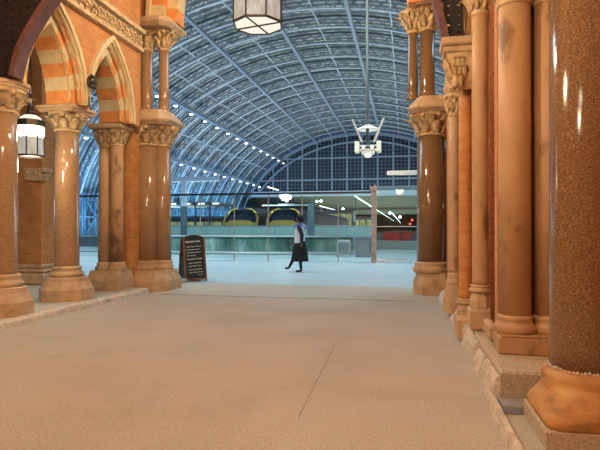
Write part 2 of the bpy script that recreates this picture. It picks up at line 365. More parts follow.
# ------------------------------------------------------------------ arcade walls with striped pointed arches
ZS, A_OUT, RISE = 3.5, .80, 1.52
R_OUT = (A_OUT**2+RISE**2)/(2*A_OUT); CC = R_OUT-A_OUT
def apt(rho, t, side, uc, c=CC, zs=ZS):
    a = t*math.acos(c/rho); return (uc+side*(rho*math.cos(a)-c), zs+rho*math.sin(a))
def ring(mb, uc, r1, r2, w0, w1, f, n=7, alt=True, c=CC, zs=ZS, sub=3, m0=0):
    for side in (-1,1):
        for i in range(n):
            m = (i+m0) % 2 if alt else 0
            for q in range(sub):
                ta, tb = (i+q/sub)/n, (i+(q+1)/sub)/n
                p = [apt(r1,ta,side,uc,c,zs), apt(r2,ta,side,uc,c,zs), apt(r2,tb,side,uc,c,zs), apt(r1,tb,side,uc,c,zs)]
                mb.hexa([f(u,z,w0) for u,z in p]+[f(u,z,w1) for u,z in p], m)
def spandrel(mb, uc, rho, u0, u1, ztop, w0, w1, f, c=CC, zs=ZS, n=16, m=0):
    pts = [apt(rho, i/n, -1, uc, c, zs) for i in range(n+1)] + [apt(rho, 1-i/n, 1, uc, c, zs) for i in range(1, n+1)]
    pts = [(u0, pts[0][1])] + pts + [(u1, pts[-1][1])]
    for (ua,za),(ub,zb) in zip(pts, pts[1:]):
        if ub-ua < 1e-4: continue
        q = [(ua,za),(ub,zb),(ub,ztop),(ua,ztop)]
        mb.hexa([f(u,z,w0) for u,z in q]+[f(u,z,w1) for u,z in q], m)
def arcade(name, xf, sgn, centres, y0, y1, ztop):
    """xf front plane, sgn -1: wall body on the -X side"""
    f = lambda u, z, w: (xf+sgn*w, u, z)
    w = MB(); e = [y0]+[(a+b)/2 for a, b in zip(centres, centres[1:])]+[y1]
    for i, uc in enumerate(centres):
        spandrel(w, uc, R_OUT-.02, e[i], e[i+1], ztop, 0, .66, f)
    wall = w.build(name, M['brick'], kind='structure')
    for uc in centres:
        a = MB()
        ring(a, uc, R_OUT-.13, R_OUT-.02, .02, .62, f, 6)
        ring(a, uc, R_OUT-.27, R_OUT-.12, .09, .58, f, 6)
        a.build('striped_arch', [M['vous'], M['cream']], wall)
        h = MB()
        ring(h, uc, R_OUT-.05, R_OUT+.02, -.07, .03, f, 12, False, sub=1)
        ring(h, uc, R_OUT-.09, R_OUT-.05, -.035, .03, f, 12, False, sub=1)
        h.build('hood_moulding', M['cream'], wall)
        r_ = MB()
        for side in (-1,1):
            for rho, ww in ((R_OUT-.135, .05), (R_OUT-.275, .12)):
                r_.tube([f(*apt(rho, i/14, side, uc), ww) for i in range(15)], .018, 8)
        r_.build('arch_roll', M['carve'], wall)
    s = MB()
    for yy in e[1:-1]:
        s.ball(f(yy, ZS+.42, -.1), .075, 10, sz=1.5)
        for k in range(6): s.ball(f(yy+.07*math.cos(k*PI/3), ZS+.42+.1*math.sin(k*PI/3), -.14), .038, 8)
        s.build('carved_stop', M['bronze'] if sgn < 0 else M['carve'], wall); s = MB()
    # carved string course with scrolls of foliage
    fr = MB(); z0, z1 = 5.14, 5.46
    fr.hexa([f(y0,z0,-.03),f(y1,z0,-.03),f(y1,z0,.02),f(y0,z0,.02),f(y0,z1,-.03),f(y1,z1,-.03),f(y1,z1,.02),f(y0,z1,.02)])
    for za, zb, ww in ((z0-.06,z0+.01,-.09),(z1-.01,z1+.07,-.13)):
        fr.hexa([f(y0,za,ww),f(y1,za,ww),f(y1,za,.02),f(y0,za,.02),f(y0,zb,ww),f(y1,zb,ww),f(y1,zb,.02),f(y0,zb,.02)])
    n = int((y1-y0)/.2)
    for i in range(n):
        yc = y0+(i+.5)*(y1-y0)/n; zc = (z0+z1)/2
        fr.tube([f(yc+.075*math.cos(q*.7)*(1-q*.08), zc+.11*math.sin(q*.7)*(1-q*.08), -.05) for q in range(9)], .02, 6)
        for q in range(5): fr.ball(f(yc+.08*math.cos(q*1.3+i), zc+.1*math.sin(q*1.3+i), -.05), R.uniform(.022,.034), 6)
    fr.build('carved_frieze', M['carve'], wall)
    return wall
arcade('wall_left', XL, -1, [7.31, 8.9], 6.5, 10.0, 7.6)
rw = arcade('wall_right', XR, 1, [7.3, 8.9], 6.25, 10.3, 7.6)

# near compound pier on the right: brick with vertical rolls
t = thing('brick_pier', (1.2,5.6,.26), 'tall orange brick pier with moulded edges behind the twin shafts', 'pier')
b = MB(); b.box(XR+.16,2.0,5.07,6.12,.24,7.35); b.build('core', M['brick'], t)
b = MB()
b.cham(XR+.06,2.02,5.06,5.2,.26,7.35,.02)
b.build('corner_strip', M['brick'], t)
r_ = MB()
for y in (5.28, 5.42, 5.56): r_.tube([(XR+.13,y,.26),(XR+.13,y,7.35)], .055, 12)
r_.build('edge_roll', M['brick_dark'], t, label='dark red vertical rolls')
b = MB(); b.cham(XR-.1,2.0,5.74,6.06,.26,.5,.03); b.cham(XR+.02,2.0,5.24,5.7,.26,.42,.03); b.build('base', M['sand'], t)

# corbel carrying the iron arch on the right
t = thing('carved_corbel', (.6,6.5,3.0), 'carved leafy corbel under the foot of the iron arch on the right', 'corbel')
b = MB()
b.cham(.42,.78,6.22,6.62,3.5,3.6,.02); b.cham(.45,.78,6.25,6.59,3.42,3.5,.015); b.build('abacus', M['sand'], t)
b = MB()
b.loft([[(.78-w,6.42-d,z),(.79,6.42-d,z),(.79,6.42+d,z),(.78-w,6.42+d,z)] for w,d,z in ((.14,.02,3.02),(.17,.06,3.1),(.2,.1,3.2),(.26,.13,3.32),(.31,.15,3.43))])
for zz, n_, ww in ((3.08,2,.08),(3.18,3,.12),(3.28,3,.17)):
    for q in range(n_):
        leaf(b, (.66-ww*.3, 6.42+(q-(n_-1)/2)*.08), PI, zz-.05, ww*.5, .12, .06, .04)
        leaf(b, (.62+.05*q-ww*.3, 6.36), -PI/2, zz-.05, .02, .12, .06, .04)
b.build('leaf_carving', M['carve'], t)

# ------------------------------------------------------------------ pointed end wall towards the train shed
w = MB(); fy = lambda u, z, w_: (u, 10.42+w_, z)
ZE = 5.9; AE = 2.55; RE_RISE = 3.4; RE = (AE**2+RE_RISE**2)/(2*AE); CE = RE-AE
UC = -2.42
spandrel(w, UC, RE+.5, -6.16, 1.44, 10.6, 0, .7, fy, CE, ZE)
w.box(-6.16,-5.86,10.42,11.12,ZK,5.9); w.box(.94,1.44,10.42,11.12,ZK,5.9)
endw = w.build('wall_back', M['brick'], kind='structure')
a = MB(); ring(a, UC, RE+.2, RE+.52, -.02, .6, fy, 15, True, CE, ZE); ring(a, UC, RE-.05, RE+.21, .14, .5, fy, 15, True, CE, ZE, m0=1)
a.build('striped_arch', [M['cream'], M['vous']], endw)
h = MB(); ring(h, UC, RE+.5, RE+.58, -.1, .02, fy, 24, False, CE, ZE, 1); h.build('hood_moulding', M['cream'], endw)
# brick jambs seen between the left columns
b = MB(); b.cham(-6.16,-5.7,10.0,10.42,ZK,5.3,.02); b.build('jamb', M['brick'], endw)
b = MB(); b.cham(.80,1.44,9.85,10.42,ZK,5.3,.02); b.build('jamb', M['brick'], endw)
b = MB(); b.cham(.83,1.44,6.24,7.4,.3,3.5,.02); b.build('jamb', M['brick'], rw)
b = MB()
for i in range(3):
    leaf(b, (-5.58-.04*i,9.98), -PI/2+.3*(i-1), 4.75, .02, .3, .16, .08); leaf(b, (-5.58-.04*i,9.98), -PI/2+.3*(i-1), 5.0, .03, .36, .2, .1)
b.ball((-5.6,9.93,5.35), .12, 10); b.ball((-5.6,9.93,5.15), .09, 10); b.ball((-5.6,9.95,4.78), .06, 8)
b.build('carved_boss', M['carve'], endw)

# ------------------------------------------------------------------ iron arch across the passage with pierced spandrels
def spline(P, n):
    out = []
    Q = [P[0]]+P+[P[-1]]
    for i in range(1, len(Q)-2):
        p0,p1,p2,p3 = [Vector(q) for q in Q[i-1:i+3]]
        for k in range(n):
            t_ = k/n; out.append(.5*((2*p1)+(p2-p0)*t_+(2*p0-5*p1+4*p2-p3)*t_**2+(3*p1-p0-3*p2+p3)*t_**3))
    out.append(Vector(P[-1])); return out
half_l = [(-5.40,3.50),(-5.30,3.85),(-5.09,4.2),(-4.74,4.62),(-4.1,5.2),(-3.3,5.7),(-2.42,6.0)]
half_r = [(-2.42,6.0),(-1.5,5.75),(-.65,5.3),(0.0,4.75),(.27,4.25),(.38,3.85),(.43,3.6)]
path = spline(half_l, 6)[:-1]+spline(half_r, 6)
t = thing('iron_arch', (-2.42,6.5,3.5), 'dark brown cast iron arch with pierced spandrels crossing overhead', 'arch')
b = MB(); rings = []
for i, p in enumerate(path):
    d = (path[min(i+1,len(path)-1)]-path[max(i-1,0)]).normalized(); nrm = Vector((-d.y, d.x))   # away from the opening
    q = p+nrm*.085
    rings.append([(p.x,6.28,p.y),(p.x,6.48,p.y),(q.x,6.48,q.y),(q.x,6.28,q.y)])
b.loft(rings); b.build('rib', M['iron'], t)
def soffit_z(x):
    for p, q in zip(path, path[1:]):
        if p.x <= x <= q.x: return p.y+(q.y-p.y)*(x-p.x)/max(1e-6, q.x-p.x)
    return 0 if (x < path[0].x or x > path[-1].x) else 3.5
b = MB(); cs = .115
def holed(x, z, hole):
    c0 = [(x,z),(x+cs/2,z),(x+cs,z),(x+cs,z+cs/2),(x+cs,z+cs),(x+cs/2,z+cs),(x,z+cs),(x,z+cs/2)]
    cx, cz = x+cs/2, z+cs/2
    for k in range(8):
        a0, a1 = c0[k], c0[(k+1)%8]; h0, h1 = [(cx+(q[0]-cx)*hole*(.8 if (j%8)%2==0 else 1), cz+(q[1]-cz)*hole*(.8 if (j%8)%2==0 else 1)) for j, q in ((k,a0),(k+1,a1))]
        p = [a0,a1,h1,h0]
        b.hexa([(u,6.35,v) for u,v in p]+[(u,6.41,v) for u,v in p])
x = -6.1
while x < .86:
    z = 3.5
    while z < 7.5:
        lo = max(soffit_z(max(-5.395,min(.42,x))), soffit_z(max(-5.395,min(.42,x+cs))))
        if (x+cs < -5.40 or x > .43 or z > lo-.0) and not (x+cs > .62 and z < 3.75 and False) and not (x < -5.43 and False):
            if not (x > .58): holed(x, z, R.choice((.2,.3,.4,.0001 if R.random() < .3 else .3)))
        z += cs
    x += cs
b.build('pierced_spandrel', M['iron_dark'], t)

# ------------------------------------------------------------------ floors, kerbs, plinths, ceiling
def slab(name, mat_, x0, x1, y0, y1, z0, z1, kind='structure'):
    b = MB(); b.box(x0,x1,y0,y1,z0,z1); return b.build(name, mat_, kind=kind)
slab('floor', M['floor'], -5.33, .72, -7, 12.05, -.3, 0)
slab('floor', M['floor_shed'], -70, 50, 12.05, 33.9, -.3, 0)
slab('floor', M['floor'], -12, -5.33, -7, 12.05, -.3, ZK)
slab('floor', M['floor'], .72, 6, -7, 12.05, -.3, 0)
# left kerb of uneven worn blocks
b = MB(); y = 2.5
while y < 10.0:
    L_ = min(R.uniform(.35,.8), 10.0-y+.01); c = [R.uniform(-.025,.02) for _ in range(4)]
    b.loft([[(-5.42,y,-.02),(-5.27+c[0],y,-.02),(-5.27+c[1],y+L_,-.02),(-5.42,y+L_,-.02)],[(-5.42,y,.07),(-5.285+c[0],y,.065),(-5.285+c[1],y+L_,.065),(-5.42,y+L_,.07)],[(-5.44,y,ZK+.004),(-5.315+c[2],y,ZK+.004),(-5.315+c[3],y+L_,ZK+.004),(-5.44,y+L_,ZK+.004)]])
    y += L_+.004
b.build('trim_1', M['kerb'], kind='structure')
# thin joint across the floor
b = MB(); b.box(-4.9,.2,9.78,9.80,0,.004); b.bar((-.75,3.62,.0),(-.80,5.9,.0),.005,.004); b.build('trim_2', mat('dark_joint', lin(120,104,88), .9), kind='structure')
# right kerb: ragged upright stones
b = MB(); y = 1.5
while y < 10.3:
    L_ = R.uniform(.3,.7); hgt = .10 if y < 4.1 else .22 if y > 5.2 else .2; x0 = .66 if y > 4.1 else .62
    if y > 7: hgt = .16
    j = [R.uniform(-.03,.03) for _ in range(4)]
    if y < 4.1: b.loft([[(x0,y,0),(x0+.06,y,0),(x0+.06,y+L_,0),(x0,y+L_,0)],[(x0+.015,y,.08),(x0+.05,y,.08),(x0+.05,y+L_,.08),(x0+.015,y+L_,.08)]])
    else: b.loft([[(x0+j[0],y,0),(x0+.16,y,0),(x0+.16,y+L_,0),(x0+j[1],y+L_,0)],[(x0+.02+j[2],y+.02,hgt*.7),(x0+.16,y+.01,hgt*.8),(x0+.16,y+L_-.01,hgt*.8),(x0+.02+j[3],y+L_-.02,hgt*.7)],[(x0+.05+j[2],y+.04,hgt),(x0+.16,y+.02,hgt),(x0+.16,y+L_-.02,hgt),(x0+.05+j[3],y+L_-.04,hgt)]])
    y += L_+.006
b.build('trim_3', M['kerb'], kind='structure')
def block(name, label, cat, x0,x1,y0,y1,z0,z1, m, c=.02):
    b = MB(); b.cham(x0,x1,y0,y1,z0,z1,c); return tag(b.build(name, m, loc=((x0+x1)/2,(y0+y1)/2,z0)), label, cat)
block('granite_plinth', 'speckled grey granite plinth slab under the twin shafts and brick pier', 'plinth', .72,2.4,4.2,6.35,0,.26, M['grey_granite'])
block('granite_plinth', 'rough grey granite block under the massive granite column, in the lower right corner', 'plinth', .84,2.2,3.375,3.99,0,.125, M['grey_granite'], .01)
block('paving_slab', 'smooth blue grey slab between the two granite plinths', 'slab', .70,2.3,4.0,4.195,0,.06, M['wetslab'], .006)
block('granite_plinth', 'worn stone plinth under the narrow brick coloured shaft, past the near brick pier', 'plinth', .62,1.6,6.38,7.0,0,.3, M['sand'], .04)
block('granite_plinth', 'weathered stone plinth beside the far clustered pier under the slender columns', 'plinth', .78,1.6,7.03,10.2,0,ZK, M['sand'], .02)

# passage ceiling: brick barrel vault, and side walls nearer than the iron arch
b = MB(); prof = []
for i in range(17):
    a = PI*i/16; prof.append((UC+4.0*math.cos(a)*1.0, 7.4+2.8*math.sin(a)))
for (xa,za),(xb,zb_) in zip(prof, prof[1:]):
    b.hexa([(xa,-7,za),(xb,-7,zb_),(xb,10.42,zb_),(xa,10.42,za),(xa,-7,za+.3),(xb,-7,zb_+.3),(xb,10.42,zb_+.3),(xa,10.42,za+.3)])
b.build('ceiling', M['brick'], kind='structure')
b = MB(); b.box(-6.9,-6.3,-7,5.4,ZK,7.5); b.build('wall_left', M['brick'], kind='structure')
b = MB(); b.box(2.45,3.0,-7,6.2,0,7.5); b.build('wall_right', M['brick'], kind='structure')
b = MB(); b.box(-7,3,-7.4,-7,-.3,10.4); b.build('wall_front', M['brick'], kind='structure')

# far side pier seen through the first arch
t = thing('brick_pier', (-8.3,10.3,ZK), 'square brick pier with stepped base seen behind the lantern through the first arch', 'pier')
b = MB(); b.box(-8.70,-8.02,10.2,10.85,.5,6.2); b.build('shaft', M['brick'], t)
b = MB(); b.cham(-8.84,-7.86,10.06,10.95,ZK,.34,.03); b.cham(-8.78,-7.92,10.12,10.95,.34,.44,.04); b.cham(-8.74,-7.97,10.16,10.95,.44,.54,.03); b.build('base', M['sand'], t)
b = MB()
for q,(w_,z_) in enumerate(((.10,2.42),(.17,2.5),(.22,2.6))): b.cham(-8.3-.02,-8.02+w_,10.05-w_*.3,10.3,z_,z_+.09,.02)
for q in range(4): b.ball((-8.22+.1*q,10.0,2.58), .05, 8)
b.build('carved_bracket', M['carve'], t)

# ------------------------------------------------------------------ lanterns in the passage
def lantern(name, c, rad, z0, h, n, label, warm, hang):
    t = thing(name, (c[0],c[1],z0), label, 'lantern', None)
    k = 1/math.cos(PI/n); ph = PI/n+.2
    P = lambda r, z, j: (c[0]+r*k*math.cos(ph+2*PI*j/n), c[1]+r*k*math.sin(ph+2*PI*j/n), z)
    fr = MB(); w_ = rad*.055
    for j in range(n):
        fr.bar(P(rad,z0,j), P(rad,z0+h,j), w_, w_*1.3)
        fr.bar(P(rad,z0,j), P(rad,z0,j+1), w_*1.2, w_*1.6); fr.bar(P(rad,z0+h,j), P(rad,z0+h,j+1), w_*1.4, w_*2); fr.bar(P(rad,z0+h*.72,j), P(rad,z0+h*.72,j+1), w_*.8)
    fr.build('frame', M['bronze'], t)
    for j in range(n):
        g = MB(); r_ = rad*.985
        a, b_ = P(r_,z0+.01,j), P(r_,z0+.01,j+1); d, e = P(r_,z0+h,j), P(r_,z0+h,j+1)
        a2, b2, d2, e2 = P(r_*.97,z0+.01,j), P(r_*.97,z0+.01,j+1), P(r_*.97,z0+h,j), P(r_*.97,z0+h,j+1)
        g.hexa([a,b_,b2,a2,d,e,e2,d2]); g.build('pane', M['lamp_side'], t)
    g = MB(); g.lathe([(rad*k*.95,z0-.002),(rad*k*.95,z0+.012)], (c[0],c[1],0), n, ph, 0, False)
    bt = g.build('bottom_glass', M['lamp_bottom'], t)
    x_ = MB()
    for j in (1, 3): x_.bar(P(rad*.97,z0-.012,j), P(rad*.97,z0-.012,j+n//2), w_*.9, .02)
    x_.build('cross_bar', M['bronze'], bt)
    r_ = MB(); r_.lathe([(rad*k*1.08,z0+h),(rad*k*1.1,z0+h+.03),(rad*k*.7,z0+h+rad*.45),(rad*k*.3,z0+h+rad*.7),(rad*.12,z0+h+rad*.9),(rad*.16,z0+h+rad*.98),(rad*.04,z0+h+rad*1.15)], (c[0],c[1],0), n, ph, 0, False)
    r_.build('cap', M['bronze'], t)
    s = MB(); s.tube([(c[0],c[1],z0+h+rad*1.1),(c[0],c[1],hang)], .018, 8); s.build('hanging_rod', M['black'], t)
    return t
cL = at(258, 24, 8.2)
lantern('hanging_lantern', (cL.x, 8.2), .385, cL.z-.02, 1.05, 8, 'large octagonal lantern glowing white, hanging at the top centre of the passage', 1, 10.0)
# smaller lantern under the first arch, with an open bright globe above its glass
c2 = at(30.5, 155, 7.25); cx, cy = c2.x, 7.25; zb_ = c2.z-.02
t = thing('hanging_lantern', (cx,cy,zb_), 'small glowing lantern hanging under the first striped arch on the left', 'lantern')
rad = .19; n = 8; k = 1/math.cos(PI/n); P = lambda r, z, j: (cx+r*k*math.cos(PI/8+2*PI*j/n), cy+r*k*math.sin(PI/8+2*PI*j/n), z)
fr = MB()
for j in range(n):
    fr.bar(P(rad,zb_,j), P(rad*1.02,zb_+.52,j), .014); fr.bar(P(rad,zb_,j), P(rad,zb_,j+1), .02, .03); fr.bar(P(rad,zb_+.52,j), P(rad,zb_+.52,j+1), .03, .10)
fr.build('frame', M['bronze'], t)
for j in range(n):
    g = MB(); a, b_, d, e = P(rad*.97,zb_+.01,j), P(rad*.97,zb_+.01,j+1), P(rad*.97,zb_+.5,j), P(rad*.97,zb_+.5,j+1)
    a2, b2, d2, e2 = P(rad*.93,zb_+.01,j), P(rad*.93,zb_+.01,j+1), P(rad*.93,zb_+.5,j), P(rad*.93,zb_+.5,j+1)
    g.hexa([a,b_,b2,a2,d,e,e2,d2]); g.build('pane', M['lamp_side'], t)
g = MB(); g.lathe([(rad*1.03,zb_+.30),(rad*1.12,zb_+.36),(rad*1.12,zb_+.44),(rad*1.03,zb_+.48)], (cx,cy,0), 16); g.build('lamp_band', M['lamp_hot'], t, label='brightest glowing band')
g = MB(); g.lathe([(rad*.95,zb_+.565),(rad*.8,zb_+.62),(rad*.45,zb_+.66)], (cx,cy,0), 16); g.build('top_glass', M['lamp_bottom'], t)
g = MB(); g.lathe([(rad*.5,zb_+.65),(rad*.42,zb_+.7),(rad*.2,zb_+.74),(rad*.3,zb_+.77),(rad*.14,zb_+.83),(.015,zb_+.9)], (cx,cy,0), 12); g.build('finial', M['black'], t)
g = MB(); g.tube([(cx,cy,zb_+.88),(cx,cy,4.58)], .012, 6); g.build('hanging_rod', M['black'], t)

# ------------------------------------------------------------------ train shed roof
X0, RA, ZB, RH = -12.5, 37.5, .6, 28.9
GY = 154.0; PITCH = 6.3; Y00 = 14.7
def prof_pt(deg, off=0):
    a = math.radians(deg); nx, nz = math.cos(a)/RA, math.sin(a)/RH; l = math.hypot(nx, nz)
    return (X0+RA*math.cos(a)+off*nx/l, ZB+RH*math.sin(a)+off*nz/l)
DEPTH = 1.5
def sweep(mb, off, w, h, y, a0=2, a1=178, n=72, m=0):
    rings = []
    for i in range(n+1):
        d = a0+(a1-a0)*i/n
        (x1,z1),(x2,z2) = prof_pt(d, off), prof_pt(d, off+h)
        rings.append([(x1,y-w/2,z1),(x1,y+w/2,z1),(x2,y+w/2,z2),(x2,y-w/2,z2)])
    mb.loft(rings, m)
rib = thing('roof_rib', (X0, Y00, 0), '', 'roof rib', 'lattice arch ribs of the train shed roof')
o = MB(); sweep(o, 0, .26, .14, Y00); o.build('lower_flange', M['steel'], rib)
o = MB(); sweep(o, DEPTH, .3, .14, Y00); o.build('upper_flange', mat('dark_roof_steel', lin(66,80,94), .6), rib)
o = MB(); NP = 66
for i in range(NP):
    d0, d1 = 3+174*i/NP, 3+174*(i+1)/NP
    p0, p1, q0, q1 = prof_pt(d0,.1), prof_pt(d1,.1), prof_pt(d0,DEPTH), prof_pt(d1,DEPTH)
    for a_, c_ in ((p0,q1),(p1,q0)): o.bar((a_[0],Y00,a_[1]), (c_[0],Y00,c_[1]), .08, .08, (0,1,0))
o.build('web_lattice', M['steel_dk'], rib)
nrib = int((GY-Y00)/PITCH)+1
ORD = ['', 'second','third','fourth','fifth','sixth','seventh','eighth','ninth','tenth','eleventh','twelfth','thirteenth','fourteenth','fifteenth','sixteenth','seventeenth','eighteenth','nineteenth','twentieth','twenty-first','twenty-second','twenty-third','twenty-fourth','twenty-fifth']
for i in range(nrib):
    k = nrib-1-i   # count from the glazed gable
    lab = ('%s lattice arch rib of the blue roof counting from the glazed gable' % (ORD[k] if k else 'first')).strip()
    y = Y00+i*PITCH
    if i == 0: rib['label'] = lab
    else: dup(rib, (X0, y, 0), lab)
# long girders running the length of the roof, at the ribs' lower edge
GIRD = [(150,'lowest on the left slope, studded with lamps'),(131,'second up on the left slope, studded with lamps'),(111.5,'third up on the left slope'),(96.5,'just left of the ridge'),(81.5,'just right of the ridge'),(66,'second to the right of the ridge'),(48,'third to the right of the ridge'),(30,'lowest on the hidden right slope')]
for d, lab in GIRD:
    (x1,z1) = prof_pt(d, -.72); (x2,z2) = prof_pt(d, -.02)
    o = MB(); ww = .66 if d in (150,131) else .46
    o.bar(((x1+x2)/2,Y00-1,(z1+z2)/2), ((x1+x2)/2,GY,(z1+z2)/2), ww, ww*.8)
    tag(o.build('roof_girder', M['steel_mid']), 'long blue roof girder, '+lab, 'girder')
PUR = [(140.5,'between the two lamp girders'),(124.5,'just above the upper lamp girder'),(118,'two above the upper lamp girder'),(104,'first left of the ridge girders'),(89,'along the ridge'),(73.5,'first right of the ridge girders'),(57,'second right of the ridge girders'),(39,'on the lower right slope')]
for d, lab in PUR:
    o = MB()
    for i in range(nrib):
        pts = []
        for q in range(5):
            u = q/4; x1, z1 = prof_pt(d, .05+.5*math.sin(u*PI/2)); pts.append((x1, Y00+i*PITCH+u*PITCH, z1))
        for p_, q_ in zip(pts, pts[1:]): o.bar(p_, q_, .13, .2)
    tag(o.build('roof_purlin', M['steel']), 'thin pale purlin crossing the roof ribs, '+lab, 'purlin')
# roof skin
o = MB(); rings = []
for i in range(73):
    d = 1+178*i/72; rings.append((prof_pt(d, DEPTH+.25), prof_pt(d, DEPTH+.5)))
for (a_, b_), (c_, d_) in zip(rings, rings[1:]):
    y0_, y1_ = 11.3, GY+.5
    o.hexa([(a_[0],y0_,a_[1]),(a_[0],y1_,a_[1]),(c_[0],y1_,c_[1]),(c_[0],y0_,c_[1]),(b_[0],y0_,b_[1]),(b_[0],y1_,b_[1]),(d_[0],y1_,d_[1]),(d_[0],y0_,d_[1])])
o.build('ceiling', M['roof'], kind='structure')
# roof spotlights on the two lamp girders
sl = None
for d, nm in ((131,'upper'),(150,'lower')):
    for i in range(2, nrib):
        y = Y00+i*PITCH+.0; x1, z1 = prof_pt(d, -1.15); k = nrib-1-i
        lab = '%s small white lamp from the glazed gable along the %s lamp girder of the roof' % (ORD[k] if k else 'first', nm)
        if sl is None:
            o = MB(); o.lathe([(.14,.0),(.32,-.1),(.38,-.26)], (0,0,0), 10); o.lathe([(.28,-.27),(.30,-.38)], (0,0,0), 10, 0, 1)
            o.bar((0,0,0),(0,0,.45),.06)
            sl = tag(o.build('roof_spotlight', [M['alu'], M['white_light']]), lab, 'spotlight', 'small white lamps along the roof girders'); q = sl
        else:
            q = sl.copy(); COL.objects.link(q); q['label'] = lab
        q.location = (x1, y, z1)

# glazed gable
ZG = 12.4
def gable_poly(off, y):
    pts = [prof_pt(d, off) for d in [i*1.5 for i in range(0,121)]]
    return [(x,z) for x,z in pts if z >= ZG]
gp = gable_poly(.3, GY); gp = [(prof_pt(24.2,.3)[0], ZG)] + gp + [(prof_pt(155.8,.3)[0], ZG)]
o = MB(); o.prism(gp, lambda u,v,k: (u, GY+.1+.15*k, v)); win = o.build('window_1', M['gable_glass'], kind='structure')
def top_at(x):
    q = 1-((x-X0)/RA)**2; return ZB+RH*math.sqrt(max(0,q))
def half_at(z): return RA*math.sqrt(max(0, 1-((z-ZB)/RH)**2))
o = MB(); x = X0-32.0+.2
while x < X0+34:
    if top_at(x) > ZG+.5: o.bar((x,GY-.1,ZG), (x,GY-.1,top_at(x)), .5, .6, (0,1,0))
    x += 4.55
for z in (15.95, 22.45): hw = half_at(z); o.bar((X0-hw,GY-.1,z), (X0+hw,GY-.1,z), .55, .45)
o.build('mullion', M['steel_mid'], win)
o = MB(); x = X0-32.0+.2; i = 0
while x < X0+34:
    if top_at(x) > ZG+.3 and i % 4: o.bar((x,GY,ZG), (x,GY,top_at(x)), .13, .2, (0,1,0))
    x += 4.55/4; i += 1
z = ZG+1.1
while z < 28.6:
    hw = half_at(z); o.bar((X0-hw,GY,z), (X0+hw,GY,z), .16, .10); z += 1.1
o.build('glazing_bar', M['steel_dk'], win)
o = MB(); sweep(o, -.5, 1.0, .7, GY-.5, 20, 160); o.build('arch_rim', M['steel_mid'], win)
o = MB(); sweep(o, -2.6, .7, .45, GY-.4, 25, 155); o.build('arch_rim', M['steel_mid'], win)
o = MB(); o.box(X0-35,X0+35,GY-.8,GY+.6,ZG-1.5,ZG+.1); o.build('bottom_beam', M['steel'], win)

# station side walls
o = MB(); o.box(X0-RA-3.6,X0-RA-2.4,11.3,GY,-.3,7.5); o.build('wall_left', M['brick_blue'], kind='structure')
o = MB(); o.box(X0+RA+2.4,X0+RA+3.6,11.3,GY,-.3,7.5); o.build('wall_right', M['brick_blue'], kind='structure')
# cross braced wind frames along the foot of the left wall
fr0 = None
for i in range(2, 21):
    y = Y00+i*PITCH
    if fr0 is None:
        o = MB(); xw = X0-RA+1.2
        for a_, c_ in (((0,.4),(0,5.4)),((0,5.9),(0,.9)),): o.bar((xw,y+a_[0]+.5,a_[1]),(xw,y+c_[0]+5.6,c_[1]),.22)
        o.lathe([(.6,-.08),(.6,.08)], (0,0,0), 12) if False else None
        for z_ in (.5, 3.1, 5.8): o.bar((xw,y,z_),(xw,y+6.1,z_),.22)
        for yy in (y+.2,y+3,y+5.9): o.bar((xw,yy,0),(xw,yy,6.6),.26)
        fr0 = tag(o.build('wall_bracing', M['steel_dk'], loc=(xw,y,0)), '', 'bracing', 'braced frames along the blue lit left wall'); q = fr0
    else: q = fr0.copy(); COL.objects.link(q)
    q.location = (X0-RA+1.2, y, 0)
    k = 20-i; q['label'] = '%s cross braced blue frame from the glazed gable along the left station wall' % (ORD[k] if k else 'first')

# ------------------------------------------------------------------ beyond the gable: flat roof, light lines
slab('ceiling', mat('extension_soffit', lin(120,128,118), .7), -75, 55, GY+.7, 420, 11.6, 12.4)
slab('floor', M['dark'], -75, 55, 34.0, 420, -1.0, -.6)
o = MB(); o.box(-75,55,420,421,-1,12.3); o.build('wall_back', mat('extension_end_wall', lin(110,120,110), .8), kind='structure')
def strip(name, px, py, Y0_, Y1_, w_, label, m=M['tube']):
    p = at(px, py, Y0_); o = MB(); o.bar((p.x,Y0_,p.z),(p.x,Y1_,p.z), w_, w_*.7)
    n_ = max(2, int((Y1_-Y0_)/40))
    for q_ in range(n_):
        yy = Y0_+1+(Y1_-Y0_-2)*q_/(n_-1); o.bar((p.x,yy,0),(p.x,yy,p.z-.02), .09, m=1)
    tag(o.build(name, [m, M['steel_dk']], loc=(p.x,Y0_,0)), label, 'strip light', 'strip lights receding along the platforms')
strip('strip_light', 355, 196, 90, 410, .2, 'long bright strip light running away behind the brown post')
strip('strip_light', 320, 206, 80, 130, .17, 'shorter strip light above the lit platform kiosk')
strip('strip_light', 268, 187, 140, 152, .34, 'short slanting strip light at the left foot of the glazed gable')
strip('strip_light', 392, 213, 100, 300, .2, 'strip light ending near the red train lamps at far right')

